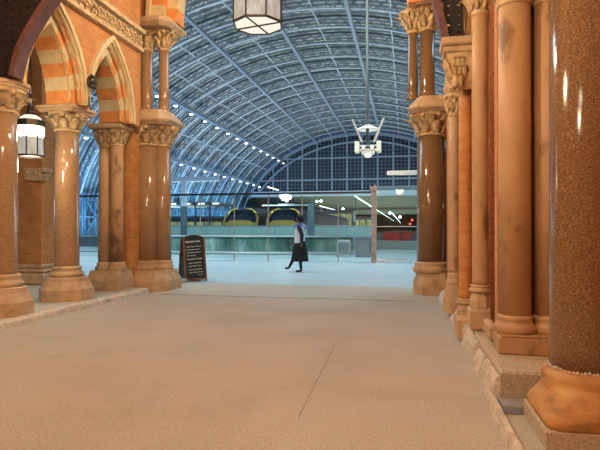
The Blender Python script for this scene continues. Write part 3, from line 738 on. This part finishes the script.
# ------------------------------------------------------------------ platforms, trains
PF = at(221, 228, 40).x, at(303, 228, 40).x
slab('floor', M['platform'], -75, PF[0]-.0, 34.0, GY+200, -.59, 0)
slab('floor', M['platform'], PF[1], 50, 34.0, GY+200, -.59, 0)
M['yellow'] = mat('train_yellow', lin(188,160,74), .35); M['train_dk'] = mat('train_dark_blue', lin(36,44,66), .3); M['train_gr'] = mat('train_grey', lin(150,156,156), .3); M['screen'] = mat('dark_windscreen', lin(16,20,22), .08)
def train(xc, y0, label, length=38):
    t = thing('train', (xc, y0, -.59), label, 'train'); w_, DZ = 1.42, .3
    def sec(y, hw, top):
        pts = []
        for u, v in ((-.9,-.6),(-1.0,.1),(-1,.5),(-.9,.84),(-.62,.97),(0,1),(.62,.97),(.9,.84),(1,.5),(1,.1),(.9,-.6)):
            pts.append((xc+hw*u, y, DZ+(top*v if v > 0 else v*1.2)))
        return pts
    o = MB(); o.loft([sec(y0,.95,1.2), sec(y0+.12,1.2,1.55), sec(y0+.5,1.36,2.05), sec(y0+1.2,w_,2.55), sec(y0+2.2,w_,2.75), sec(y0+length,w_,2.75)], 0, True); o.build('body', M['train_dk'], t)
    o = MB()
    o.loft([sec(y0-.06,.97,1.4), sec(y0+.1,1.24,1.64), sec(y0+.48,1.40,1.84), sec(y0+1.2,w_+.02,1.9), sec(y0+1.8,w_+.02,1.84)], 0, True); o.build('nose', M['yellow'], t)
    o = MB(); o.hexa([(xc-1.12,y0+.3,DZ+1.64),(xc+1.12,y0+.3,DZ+1.64),(xc+1.12,y0+.8,DZ+1.64),(xc-1.12,y0+.8,DZ+1.64),(xc-.95,y0+1.0,DZ+2.55),(xc+.95,y0+1.0,DZ+2.55),(xc+.95,y0+1.4,DZ+2.5),(xc-.95,y0+1.4,DZ+2.5)])
    o.build('windscreen', M['screen'], t)
    for sx in (-1,1):
        o = MB(); o.ball((xc+sx*.8,y0-.02,1.15), .075, 10); o.build('headlamp', M['white_light'], t)
        o = MB(); o.tube([(xc+sx*u, y0+v, DZ+z_) for u,v,z_ in ((1.36,.4,1.0),(1.42,.55,1.5),(1.36,.75,1.95),(1.16,.95,2.35),(.8,1.05,2.6),(.35,1.1,2.68))], [.09,.10,.10,.07,.05,.02], 8); o.build('windscreen_surround', M['yellow'], t)
    return t
tx = at(240, 228, 40).x; tx2 = at(281, 228, 40).x
train(tx, 39.6, 'high speed train with yellow nose and dark windscreen, nearer the chalkboard')
train(tx2, 40.4, 'high speed train with yellow nose nearer the walking person, below the bright white globes')
# buffer stops hide the track ends
for xx, lab in ((tx,'yellow buffer beam before the train nearer the chalkboard'),(tx2,'yellow buffer beam before the train nearer the walking person')):
    o = MB(); o.cham(xx-1.2,xx+1.2,37.6,37.9,-.2,.2,.04)
    for sx in (-.8,.8): o.box(xx+sx-.12,xx+sx+.12,37.65,37.85,-.59,-.2)
    tag(o.build('buffer_stop', M['dark'], loc=(xx,37.7,-.59)), lab.replace('yellow ','low dark '), 'buffer stop')

# platform kiosks with lit windows
def kiosk(px0, px1, Y, zt, label, nwin):
    a_, c_ = at(px0,220,Y), at(px1,220,Y)
    t = thing('platform_kiosk', ((a_.x+c_.x)/2, Y, 0), label, 'kiosk')
    o = MB(); o.box(a_.x,c_.x,Y,Y+6,0,zt); o.build('body', M['platform'], t)
    o = MB(); o.box(a_.x-.3,c_.x+.3,Y-.8,Y+6.2,zt,zt+.35); o.build('roof', M['steel_dk'], t)
    L_ = c_.x-a_.x
    for i in range(nwin):
        o = MB(); x0 = a_.x+L_*(i+.08)/nwin; x1 = a_.x+L_*(i+.92)/nwin; o.box(x0,x1,Y-.06,Y+.02,.9,zt-.35); o.build('window', M['warm_win'], t)
kiosk(160, 222, 60, 2.45, 'low building with yellow lit windows behind the glass, left of the trains', 7)
kiosk(316, 352, 90, 4.2, 'low platform building with greenish lit windows, right of the walking person', 6)
kiosk(353, 372, 120, 3.6, 'small lit platform building behind the brown post', 3)

a_, c_ = at(120,206,62), at(226,206,62)
t = thing('platform_canopy', ((a_.x+c_.x)/2,62,0), 'flat platform canopy on thin posts, edged with small lamps, left of the trains', 'canopy')
o = MB(); o.box(a_.x,c_.x,58.5,66,a_.z-.1,a_.z+.22); o.build('roof', M['steel_dk'], t)
for i in range(8):
    x_ = a_.x+(c_.x-a_.x)*(i+.5)/8
    o = MB(); o.bar((x_,58.8,0),(x_,58.8,a_.z-.1),.16); o.build('post', M['steel_dk'], t)
    o = MB(); o.box(x_+.5,x_+1.3,58.38,58.5,a_.z-.06,a_.z+.1); o.build('lamp', M['tube'], t)

# gantries / lighting masts behind the screen
def mast(px, px0, px1, py, Y, label, w_=.16, am='steel_dk'):
    p = at(px, py, Y); a_ = at(px0, py, Y); c_ = at(px1, py, Y)
    t = thing('lighting_mast', (p.x, Y, 0), label, 'mast')
    o = MB(); o.bar((p.x,Y,0),(p.x,Y,p.z), w_*1.4); o.build('post', M['steel_dk'], t)
    o = MB(); o.bar((a_.x,Y,p.z),(c_.x,Y,p.z), w_, w_*1.2); o.build('arm', M[am], t); return t
mast(184, 163, 219, 179.5, 27.5, 'tall mast with long flat arm beside the clustered pier, above the chalkboard', .2)
mast(424, 387, 432, 172.5, 27.5, 'mast with pale flat arm reaching out from behind the far pier on the right', .2, 'alu')
# column with beam carrying glowing globes that stand in for a lamp reflection
p = at(311, 205, 30)
t = thing('blue_post', (p.x,30,0), 'thick blue grey post with thin beam, just right of the walking person', 'post')
o = MB(); o.bar((p.x,30,0),(p.x,30,p.z+.1), .34); o.build('post', M['steel_dk'], t)
a_ = at(262, 205, 30); o = MB(); o.bar((a_.x,30,p.z),(p.x,30,p.z), .06); o.build('beam', M['steel'], t)
lc = at(286, 199, 29.6); t = thing('reflection_globes', (lc.x,29.6,p.z), 'dazzling white globes added for a lamp reflection in the glass, above the walking person', 'lamp')
o = MB(); o.bar((lc.x-.5,29.7,p.z+.05),(lc.x+.5,29.7,p.z+.05),.05); o.bar((lc.x,29.7,p.z+.05),(lc.x,29.7,lc.z+.1),.05); o.build('bracket', M['alu'], t)
for dx, dz in ((-.28,.16),(-.1,.2),(.08,.18),(.22,.1),(.04,-.05),(-.16,.02)):
    o = MB(); o.ball((lc.x+dx,29.6,lc.z+dz), .12, 12); o.build('globe', M['white_light'], t)

# distant row of canopy lamps
for i, (px, py, lab) in enumerate(((317,201.5,'single white lamp just right of the blue post'),(321,201,'dim white lamp two steps right of the blue post'),(343,209,'bright lamp below the short strip light'),(390,213,'small lamp beyond the red hoarding'),(400,217,'small lamp beyond the red hoarding, farther along'),)):
    YL = 136; q = at(px, py, YL); o = MB(); o.ball((q.x,YL,q.z), .32, 10); o.bar((q.x,YL,0),(q.x,YL,q.z),.12, m=1)
    tag(o.build('platform_lamp', [M['white_light'], M['steel_dk']], loc=(q.x,YL,0)), lab+', on a thin pole', 'lamp', 'far lamps on poles along the platforms')
for px, py, lab in ((412,220,'red signal lamp at the far end of the platforms'),(410,224,'lower red signal lamp under the other at the far end')):
    q = at(px, py, 100); o = MB(); o.ball((q.x,100,q.z), .22, 8); o.bar((q.x,100,0),(q.x,100,q.z),.1, m=1)
    tag(o.build('signal_lamp', [emis('red_signal', (1,.08,.05,1), 3), M['steel_dk']], loc=(q.x,100,0)), lab, 'signal')

# red hoarding on low grey wall
a_, c_ = at(372,240,33.5), at(432,240,33.5)
o = MB(); o.cham(a_.x-.2,c_.x,33.2,33.8,0,.56,.03); tag(o.build('low_wall', mat('grey_panel', lin(120,128,128), .5), loc=(a_.x,33.5,0)), 'low grey wall under the red hoarding, right of the brown post', 'wall')
a_, c_ = at(383,236,33.5), at(415,236,33.5)
M['red'], _, _ = noisy(mat('red_panel', rough=.5), [(.3, lin(112,22,22)), (.7, lin(160,34,32))], 2, 4)
o = MB(); o.loft([[(a_.x,33.35,.56),(c_.x-.35,33.35,.56),(c_.x-.35,33.55,.56),(a_.x,33.55,.56)],[(a_.x,33.35,1.12),(c_.x,33.35,1.12),(c_.x,33.55,1.12),(a_.x,33.55,1.12)]]); 
o.box(a_.x+1.1,a_.x+1.16,33.33,33.36,.58,1.1,1)
tag(o.build('red_hoarding', [M['red'], M['dark']], loc=(a_.x,33.4,.56)), 'bright red hoarding seen through the glass right of the brown post', 'hoarding')

# teal glass balustrade and dark counter behind the screen
def balustrade(name, Y, pxa, pxb, z0, z1, n, gm, label, posts=True):
    a_, c_ = at(pxa,240,Y).x, at(pxb,240,Y).x
    t = thing(name, ((a_+c_)/2,Y,0), label, 'balustrade')
    for i in range(n):
        x0, x1 = a_+(c_-a_)*(i+.01)/n, a_+(c_-a_)*(i+.99)/n
        o = MB(); o.box(x0,x1,Y-.01,Y+.01,z0,z1); o.build('glass_panel', gm, t)
        o = MB(); o.bar((a_+(c_-a_)*i/n,Y+.04,0),(a_+(c_-a_)*i/n,Y+.04,z1),.05); o.build('upright', M['steel_dk'], t)
    o = MB(); o.bar((a_,Y,z1+.03),(c_,Y,z1+.03),.07); o.build('handrail', M['alu'], t)
balustrade('glass_balustrade', 32, 100, 372, .15, 1.46, 12, M['glass_teal'], 'teal glass balustrade with pale handrail in front of the trains')
a_, c_ = at(100,245,25.5).x, at(352,245,25.5).x
t = thing('glass_counter', ((a_+c_)/2,25.5,0), 'long low dark green glass fronted counter behind the clear screen', 'counter')
o = MB(); o.cham(a_,c_,25.5,26.3,.05,.9,.02); o.build('front', M['counter'], t)
o = MB(); o.cham(a_-.05,c_+.05,25.42,26.4,.9,.96,.015); o.build('top', M['alu'], t)
o = MB(); o.bar((a_,25.4,.14),(c_,25.4,.14),.06); o.build('foot_rail', M['alu'], t)
for i,(px0,px1,h_,mm,lab) in enumerate(((355,371,.95,'steel_dk','squat blue grey cabinet just left of the brown post'),(337,350,.8,'alu','pale metal cabinet, second left of the brown post'),)):
    x0, x1 = at(px0,240,24).x, at(px1,240,24).x; o = MB(); o.cham(x0,x1,24,24.6,0,h_,.04); o.cham(x0+.06,x1-.06,23.97,24.01,h_*.2,h_*.85,.008, 1)
    tag(o.build('cabinet', [M[mm], M['platform']], loc=((x0+x1)/2,24.3,0)), lab, 'cabinet', 'service cabinets behind the glass screen')

# ------------------------------------------------------------------ glass screen across the concourse
GS = 20.3
t = thing('glass_screen', (at(270,262,GS).x,GS,0), 'tall clear glass screen with black top rail behind the chalkboard and walking person', 'glass screen')
xs = [at(px,240,GS).x for px in (30,64,98,132,166,200,234,268,302,338,371)]
ztop = 2.72
for i,(x0,x1) in enumerate(zip(xs, xs[1:])):
    o = MB(); o.box(x0+.02,x1-.02,GS-.008,GS+.008,.12,ztop); o.build('glass_panel', M['glass'], t)
for x in xs[:-1]:
    o = MB(); o.bar((x,GS+.03,0),(x,GS+.03,ztop+.02),.028,.05); o.build('upright', M['brown_post'], t)
o = MB(); o.bar((xs[0],GS,ztop+.04),(xs[-1],GS,ztop+.04),.09,.08); o.build('top_rail', M['black_rail'], t)
for z_, r_ in ((1.02,.028),(.34,.032)):
    o = MB(); o.tube([(xs[0],GS-.1,z_),(xs[-1],GS-.1,z_)], r_, 10); o.build('handrail', M['alu'], t)
bp = at(374,262,GS); o = MB(); o.cham(bp.x-.1,bp.x+.1,GS-.1,GS+.1,0,2.95,.02); o.cham(bp.x-.15,bp.x+.13,GS-.12,GS+.12,2.8,2.98,.02); o.bar((bp.x-.12,GS,2.95),(bp.x-.16,GS,3.04),.04); o.bar((bp.x+.05,GS,2.95),(bp.x+.03,GS,3.06),.05)
tag(o.build('brown_post', M['brown_post'], loc=(bp.x,GS,0)), 'stout brown post at the right end of the glass screen', 'post')
x0, x1 = bp.x+.11, at(440,240,GS).x
t = thing('glass_gate', ((x0+x1)/2,GS,0), 'wide glass gate panel between the brown post and the far right pier', 'glass gate')
o = MB(); o.box(x0,x1,GS-.008,GS+.008,.16,2.9); o.build('glass_panel', M['glass'], t)
o = MB(); o.bar((x0,GS,2.93),(x1,GS,2.93),.1,.14); o.build('top_rail', M['steel_mid'], t)
for z_,r_,h_ in ((.13,.05,.06),(1.42,.03,.03)):
    o = MB(); o.bar((x0,GS,z_),(x1,GS,z_),r_,h_); o.build('cross_rail', M['alu'], t)
o = MB(); o.cham(x0,x0+.3,GS-.05,GS+.05,0,.13,.01); o.build('foot', M['alu'], t)

# ------------------------------------------------------------------ pendant uplighter in the shed
PY = 24.0
pc = at(368, 151, PY); px_, pz = pc.x, pc.z; S = PY/F*1.0
t = thing('pendant_uplighter', (px_,PY,pz), 'modern pendant lamp with two flared arms on a long rod before the glazed gable', 'pendant lamp')
o = MB(); o.tube([(px_-.02,PY,pz-.2),(px_-.03,PY,pz+4),(px_-.05,PY,prof_pt(80)[1]-.5)], [.085,.07,.05], 10); o.build('rod', mat('grey_rod', lin(92,90,84), .5), t)
o = MB()
for sx in (-1,1):
    o.hexa([(px_+sx*.28-.05,PY-.06,pz+.42),(px_+sx*.28+.05,PY-.06,pz+.42),(px_+sx*.28+.05,PY+.06,pz+.42),(px_+sx*.28-.05,PY+.06,pz+.42),(px_+sx*.72-.05,PY-.08,pz+1.5),(px_+sx*.72+.05,PY-.08,pz+1.5),(px_+sx*.72+.05,PY+.08,pz+1.5),(px_+sx*.72-.05,PY+.08,pz+1.5)])
    o.build('arm', M['alu'], t); o = MB()
o = MB(); o.lathe([(.02,1.22),(.2,1.16),(.52,1.02),(.52,.98),(.02,1.04)], (px_,PY,pz), 20); o.build('reflector_disc', mat('white_reflector', lin(230,226,214), .4, emit=lin(230,224,205), es=.35), t)
for sx in (-1,1):
    o = MB(); o.cham(px_+sx*.5-.1,px_+sx*.5+.1,PY-.2,PY+.2,pz-.08,pz+.44,.03); o.build('lamp_housing', mat('lit_white_housing', lin(206,198,176), .4, emit=lin(255,236,196), es=.28), t)
o = MB(); o.cham(px_-.4,px_+.4,PY-.14,PY+.14,pz-.02,pz+.1,.02); o.cham(px_-.4,px_+.4,PY-.1,PY+.1,pz+.2,pz+.28,.02); o.cham(px_-.3,px_+.3,PY-.16,PY+.16,pz-.16,pz-.02,.02); o.build('crossbar', M['alu'], t)
o = MB(); o.lathe([(.1,-.3),(.2,-.2),(.2,-.14)], (px_,PY,pz), 14); o.build('bottom_lamp', M['lamp_bottom'], t)
for sx in (-1,1):
    o = MB(); o.ball((px_+sx*.2,PY-.16,pz+.16), .09, 10); o.build('bulb', M['lamp_bottom'], t)

# ------------------------------------------------------------------ chalkboard A-frame
sb = at(188.3, 281, 12.25); sx0 = sb.x; SY = 12.25
t = thing('chalkboard_sign', (sx0,SY+.25,0), 'wooden framed A-frame chalkboard covered in white handwriting beside the left end pier', 'chalkboard')
hgt, wd = 1.2, .58; ra = math.radians(10)
rotz = math.radians(44)
def SP(u, v, d):   # u across, v up the front face, d outwards
    x, y, z = u, -.26+v*math.sin(ra)*1.0 - d*math.cos(ra), v*math.cos(ra) + d*math.sin(ra)*-1*0
    return (sx0+x*math.cos(rotz)-y*math.sin(rotz), SY+.26+x*math.sin(rotz)+y*math.cos(rotz), z)
def SQ(u, v, d):   # rear leaf mirrored
    x, y, z = u, .26-v*math.sin(ra)+d*math.cos(ra), v*math.cos(ra)
    return (sx0+x*math.cos(rotz)-y*math.sin(rotz), SY+.26+x*math.sin(rotz)+y*math.cos(rotz), z)
M['slate'] = mat('chalkboard_black', lin(30,34,36), .6); M['wood'], _, _ = noisy(mat('brown_wood', rough=.5), [(.3, lin(96,54,30)), (.7, lin(146,88,50))], 12, 4, stretch=(1,1,.2))
M['chalk'] = mat('white_chalk', lin(210,214,214), .9)
hw = wd/2
def arched(S_, u0, u1, v0, v1, d0, d1, bulge, n=10):
    pts = [(u0,v0),(u1,v0),(u1,v1)]+[(u1+(u0-u1)*i/n, v1+bulge*math.sin(PI*i/n)) for i in range(1,n)]+[(u0,v1)]
    o = MB(); o.prism(pts, lambda u,v,k: S_(u,v,d0+(d1-d0)*k)); return o
arched(SP, -hw+.04, hw-.04, .05, hgt-.06, .0, .02, .05).build('front_board', M['slate'], t)
arched(SQ, -hw+.04, hw-.04, .05, hgt-.06, .0, .02, .05).build('rear_board', M['slate'], t)
for S_, nm in ((SP,'front_frame'),(SQ,'rear_frame')):
    o = MB()
    for s_ in (-1,1):
        q = [(s_*(hw-.02)-.02,0),(s_*(hw-.02)+.02,0),(s_*(hw-.02)+.02,hgt-.06),(s_*(hw-.02)-.02,hgt-.06)]
        o.hexa([S_(u,v,-.015) for u,v in q]+[S_(u,v,.03) for u,v in q])
    q = [(-hw+.04,.04),(hw-.04,.04),(hw-.04,.085),(-hw+.04,.085)]; o.hexa([S_(u,v,-.01) for u,v in q]+[S_(u,v,.028) for u,v in q])
    o.build(nm, M['wood'], t)
arched(SP, -hw+.05, hw-.05, hgt-.09, hgt-.05, -.01, .03, .055).build('top_rail', M['slate'], t)
for s_ in (-1,1):
    o = MB(); p0, p1, p2, p3 = SP(s_*(hw-.03),.08,0), SQ(s_*(hw-.03),.08,0), SQ(s_*(hw-.03),hgt-.1,0), SP(s_*(hw-.03),hgt-.1,0)
    o.loft([[Vector(p) for p in (p0,p1,p2,p3)], [Vector(p)+Vector((.012,0,0)) for p in (p0,p1,p2,p3)]]); o.build('side_cloth', M['slate'], t)
ch = MB()
rows = [(hgt-.17,.075,.0,.85,.009),(hgt-.30,.045,.02,.9,.006),(hgt-.375,.045,.0,.8,.006),(hgt-.45,.04,.03,.88,.006),(hgt-.525,.035,.05,.55,.006),(hgt-.62,.06,.05,.92,.007),(hgt-.72,.045,.1,.85,.006),(hgt-.80,.045,.1,.88,.006),(hgt-.89,.045,.1,.9,.006),(hgt-.96,.04,.12,.92,.006),(hgt-1.03,.03,.6,.9,.005)]
for v, hh, a_, b_, th in rows:
    u = -hw+.06+a_*(wd-.12); ue = -hw+.06+b_*(wd-.12)
    ch = MB()
    while u < ue:
        L_ = R.uniform(.05,.11); pts = []; m_ = max(3, int(L_/.010)); slope = .06
        for i in range(m_+1):
            uu = u+L_*i/m_; 
            if uu > ue: break
            pts.append(SP(uu, v+(hh*.45*math.sin(i*2.4+R.random())*R.uniform(.5,1))+(uu+hw)*slope-.02, .023))
        if len(pts) > 2: ch.tube(pts, th*1.15, 4)
        u += L_+R.uniform(.008,.02)
    ch.build('chalk_line', M['chalk'], t)

# ------------------------------------------------------------------ walking person (facing -X)
pp = at(300, 272.3, 15.6); PX, PYY = pp.x, 15.6
Z = .985
t = thing('person', (PX,PYY,0), 'person in a pale vest and long dark skirt walking past the glass screen', 'person')
V = []; E_ = []; RD = []
def node(x, y, z, r, par=None):
    V.append((x*Z, y*Z, z*Z)); RD.append((r*Z, r*Z) if not isinstance(r, tuple) else (r[0]*Z, r[1]*Z))
    if par is not None: E_.append((par, len(V)-1))
    return len(V)-1
pel = node(0,0,.96,.135); ab = node(-.01,0,1.1,.125,pel); chn = node(-.01,0,1.32,.145,ab); nk0 = node(.0,0,1.47,.08,chn); nk = node(-.015,0,1.54,.052,nk0)
hd0 = node(-.03,0,1.62,.078,nk); hd1 = node(-.03,0,1.70,.088,hd0); hd2 = node(-.02,0,1.76,.062,hd1)
nose = node(-.13,0,1.655,.014,hd0); chin = node(-.1,0,1.585,.03,hd0)
for s_, fx in ((1,0),(-1,1)):
    hp = node(.0,.09*s_,.90,.10,pel)
    if fx == 0: kn, an, he, to = (-.17,.09*s_,.51,.065), (-.36,.09*s_,.16,.045), (-.375,.09*s_,.11,.042), (-.52,.1*s_,.10,.032)
    else: kn, an, he, to = (.02,.09*s_,.50,.065), (.05,.09*s_,.10,.045), (.06,.09*s_,.045,.042), (-.12,.1*s_,.03,.032)
    a1 = node(*kn, hp); a2 = node(*an, a1); a3 = node(*he, a2); a4 = node(*to, a3)
    sh = node(.0,.17*s_,1.43,.065,chn)
    if fx == 0: el, wr, ha = (-.10,.25*s_,1.16,.043), (-.26,.22*s_,.96,.03), (-.30,.21*s_,.90,.03)
    else: el, wr, ha = (.11,.25*s_,1.17,.045), (.10,.25*s_,.93,.03), (.095,.25*s_,.86,.03)
    b1 = node(*el, sh); b2 = node(*wr, b1); b3 = node(*ha, b2)
    dx = -.5 if fx == 0 else -.1
    for q in range(4):
        f1 = node(ha[0]+dx*.03-.024+q*.016, ha[1]-.004*s_, ha[2]-.04, .009, b3); f2 = node(ha[0]+dx*.05-.03+q*.016, ha[1]-.014*s_, ha[2]-.085+abs(q-1.4)*.008, .007, f1)
    th_ = node(ha[0]-.04, ha[1]-.01*s_, ha[2]+.0, .010, b3); node(ha[0]-.055, ha[1]-.012*s_, ha[2]-.04, .008, th_)
me = bpy.data.meshes.new('body'); me.from_pydata(V, E_, [])
bo = bpy.data.objects.new('body', me); COL.objects.link(bo)
sk = bo.modifiers.new('skin', 'SKIN'); sv = me.skin_vertices[0].data
for i, r in enumerate(RD): sv[i].radius = r
sv[0].use_root = True
ss = bo.modifiers.new('sub', 'SUBSURF'); ss.levels = 1; ss.render_levels = 1
dg = bpy.context.evaluated_depsgraph_get(); dg.update()
bm_ = bpy.data.meshes.new_from_object(bo.evaluated_get(dg)); bm_.name = 'body'
bpy.data.objects.remove(bo)
M['skin'] = mat('dark_skin', lin(110,72,56), .5); M['trouser'] = mat('black_trousers', lin(20,22,30), .8); M['sleeve'] = mat('navy_sleeve', lin(30,36,62), .8); M['shoe'] = mat('black_shoe', lin(14,14,16), .4)
bm_.materials.clear()
for q in ('skin','trouser','sleeve','shoe'): bm_.materials.append(M[q])
for p_ in bm_.polygons:
    c_ = p_.center; p_.use_smooth = True
    z_ = c_.z/Z
    if z_ > 1.5: i_ = 0
    elif abs(c_.y)/Z > .185 and z_ < .93: i_ = 0
    elif z_ > .95 or abs(c_.y)/Z > .185: i_ = 2
    elif z_ > .11: i_ = 1
    else: i_ = 3
    p_.material_index = i_
body = bpy.data.objects.new('body', bm_); COL.objects.link(body); body.parent = t
def pell(o, secs, m=0, n=20):
    o.loft([[(PX+(cx_+rx*math.cos(2*PI*j/n))*Z, PYY+(ry*math.sin(2*PI*j/n))*Z, z_*Z) for j in range(n)] for z_, cx_, rx, ry in secs], m, True)
M['vest'] = mat('pale_vest', lin(206,212,226), .7); M['blue'] = mat('blue_trim', lin(70,98,190), .6); M['coat'] = mat('black_skirt', lin(20,22,34), .85); M['hair'] = mat('black_hair', lin(16,13,12), .7)
o = MB(); pell(o, [(.86,-.01,.175,.2),(.98,-.01,.18,.21),(1.12,-.01,.165,.19),(1.32,-.01,.185,.205),(1.44,0,.165,.185),(1.5,.0,.11,.12),(1.515,0,.085,.09)]); vest = o.build('vest', M['vest'], t)
o = MB()
for s_ in (-1,1): o.tube([(PX+(.02+.17*math.cos(a))*Z, PYY+s_*.18*Z, (1.33+.16*math.sin(a))*Z) for a in [PI*.0+PI*i/8 for i in range(9)]], .022, 6)
o.tube([(PX+.1*math.cos(a)*Z, PYY+.105*math.sin(a)*Z, 1.5*Z) for a in [2*PI*i/16 for i in range(17)]], .028, 6)
o.build('trim', M['blue'], vest, label='bright blue edging')
o = MB(); pell(o, [(.34,-.01,.29,.235),(.36,-.01,.285,.235),(.6,0,.25,.225),(.85,0,.2,.215),(.98,0,.172,.195)]); o.build('skirt', M['coat'], t)
o = MB(); 
for s_, (el, wr) in ((1,((-.10,.25,1.16),(-.24,.22,.98))),(-1,((.11,-.25,1.17),(.10,-.25,.95)))):
    o.tube([(PX+x_*Z,PYY+y_*Z,z_*Z) for x_,y_,z_ in ((.0,.16*s_,1.44),(.02,.215*s_,1.38),el,wr)], [.06,.075,.062,.048], 10)
    o.build('sleeve', M['sleeve'], t); o = MB()
o = MB(); o.ball((PX-.005*Z,PYY,1.69*Z), .112*Z, 16, sz=1.0); o.ball((PX+.04*Z,PYY,1.63*Z), .085*Z, 12); o.build('hair', M['hair'], t)
for s_ in (-1,1):
    o = MB(); o.ball((PX-.108*Z,PYY+s_*.035*Z,1.672*Z), .012, 8); o.build('eye', M['vest'], t)
body.location = (PX-t.location.x, PYY-t.location.y, 0)

# ------------------------------------------------------------------ lights
def area(name, loc, rot, size, sy, power, col):
    l = bpy.data.lights.new(name, 'AREA'); l.shape = 'RECTANGLE'; l.size = size; l.size_y = sy; l.energy = power; l.color = col
    o = bpy.data.objects.new(name, l); COL.objects.link(o); o.location = loc; o.rotation_euler = rot; return o
def point(name, loc, power, col, r=.15):
    l = bpy.data.lights.new(name, 'POINT'); l.energy = power; l.color = col; l.shadow_soft_size = r
    o = bpy.data.objects.new(name, l); COL.objects.link(o); o.location = loc; return o
WARM = (1,.83,.57)
# lanterns of the passage that hang outside the picture: four upright panes of light each
for x, y, z, p in ((-2.4,3.4,5.0,280),(-2.4,-1.5,5.0,320)):
    for k in range(4):
        a = k*PI/2+.4
        area('lantern_or_fill_light', (x+.3*math.cos(a),y+.3*math.sin(a),z), (PI/2,0,a+PI/2), .3, .9, p*.34, WARM)
    point('lantern_or_fill_light', (x,y,z-.6), p*.25, WARM, .25)
point('lantern_or_fill_light', (cL.x,8.2,cL.z+1.75), 520, WARM, .2)  # added above the large lantern, out of view, to brighten the far floor
point('lantern_or_fill_light', (-.4,1.0,4.2), 60, WARM, .3)
point('small_lantern_light', (cx,cy,zb_-.15), 34, WARM, .12)
point('small_lantern_light', (cx,cy,zb_+1.0), 9, WARM, .1)
COOL = (.84,.95,1)
area('concourse_fill', (-6,17.5,14), (0,0,0), 30, 6, 2700, (.56,.86,1))  # added overhead fill, out of view, brightens the concourse floor
for y in (36, 70, 104, 138):
    for x, ry in ((-34, 0.25),(-12,0),(10,-.25)):
        area('shed_uplight', (x,y,2.6), (PI,ry,0), 10, 20, 3600, COOL)
for y in (40,64,88,112,136):
    area('wall_wash', (X0-RA+5,y,1.9), (PI,-.75,0), 2, 18, 1600 if y < 60 else 4200, (.25,.58,1))
area('extension_fill', (-12,215,2.6), (PI,0,0), 50, 100, 12000, (.9,1,.88))  # added upward fills, unseen from below, brighten the extension
area('extension_fill', (-12,345,2.6), (PI,0,0), 50, 100, 12000, (.9,1,.88))
area('train_front_fill', (-8,19,14), (math.radians(58),0,0), 24, 4, 2400, (.8,.95,1))  # added fill above the view, aimed at the train fronts

w = bpy.data.worlds.new('world'); SC.world = w; w.use_nodes = True
w.node_tree.nodes['Background'].inputs[0].default_value = (.10,.18,.34,1); w.node_tree.nodes['Background'].inputs[1].default_value = .35
vs = SC.view_settings; vs.view_transform = 'Standard'; vs.look = 'None'; vs.gamma = 1; vs.use_curve_mapping = False; vs.exposure = 0
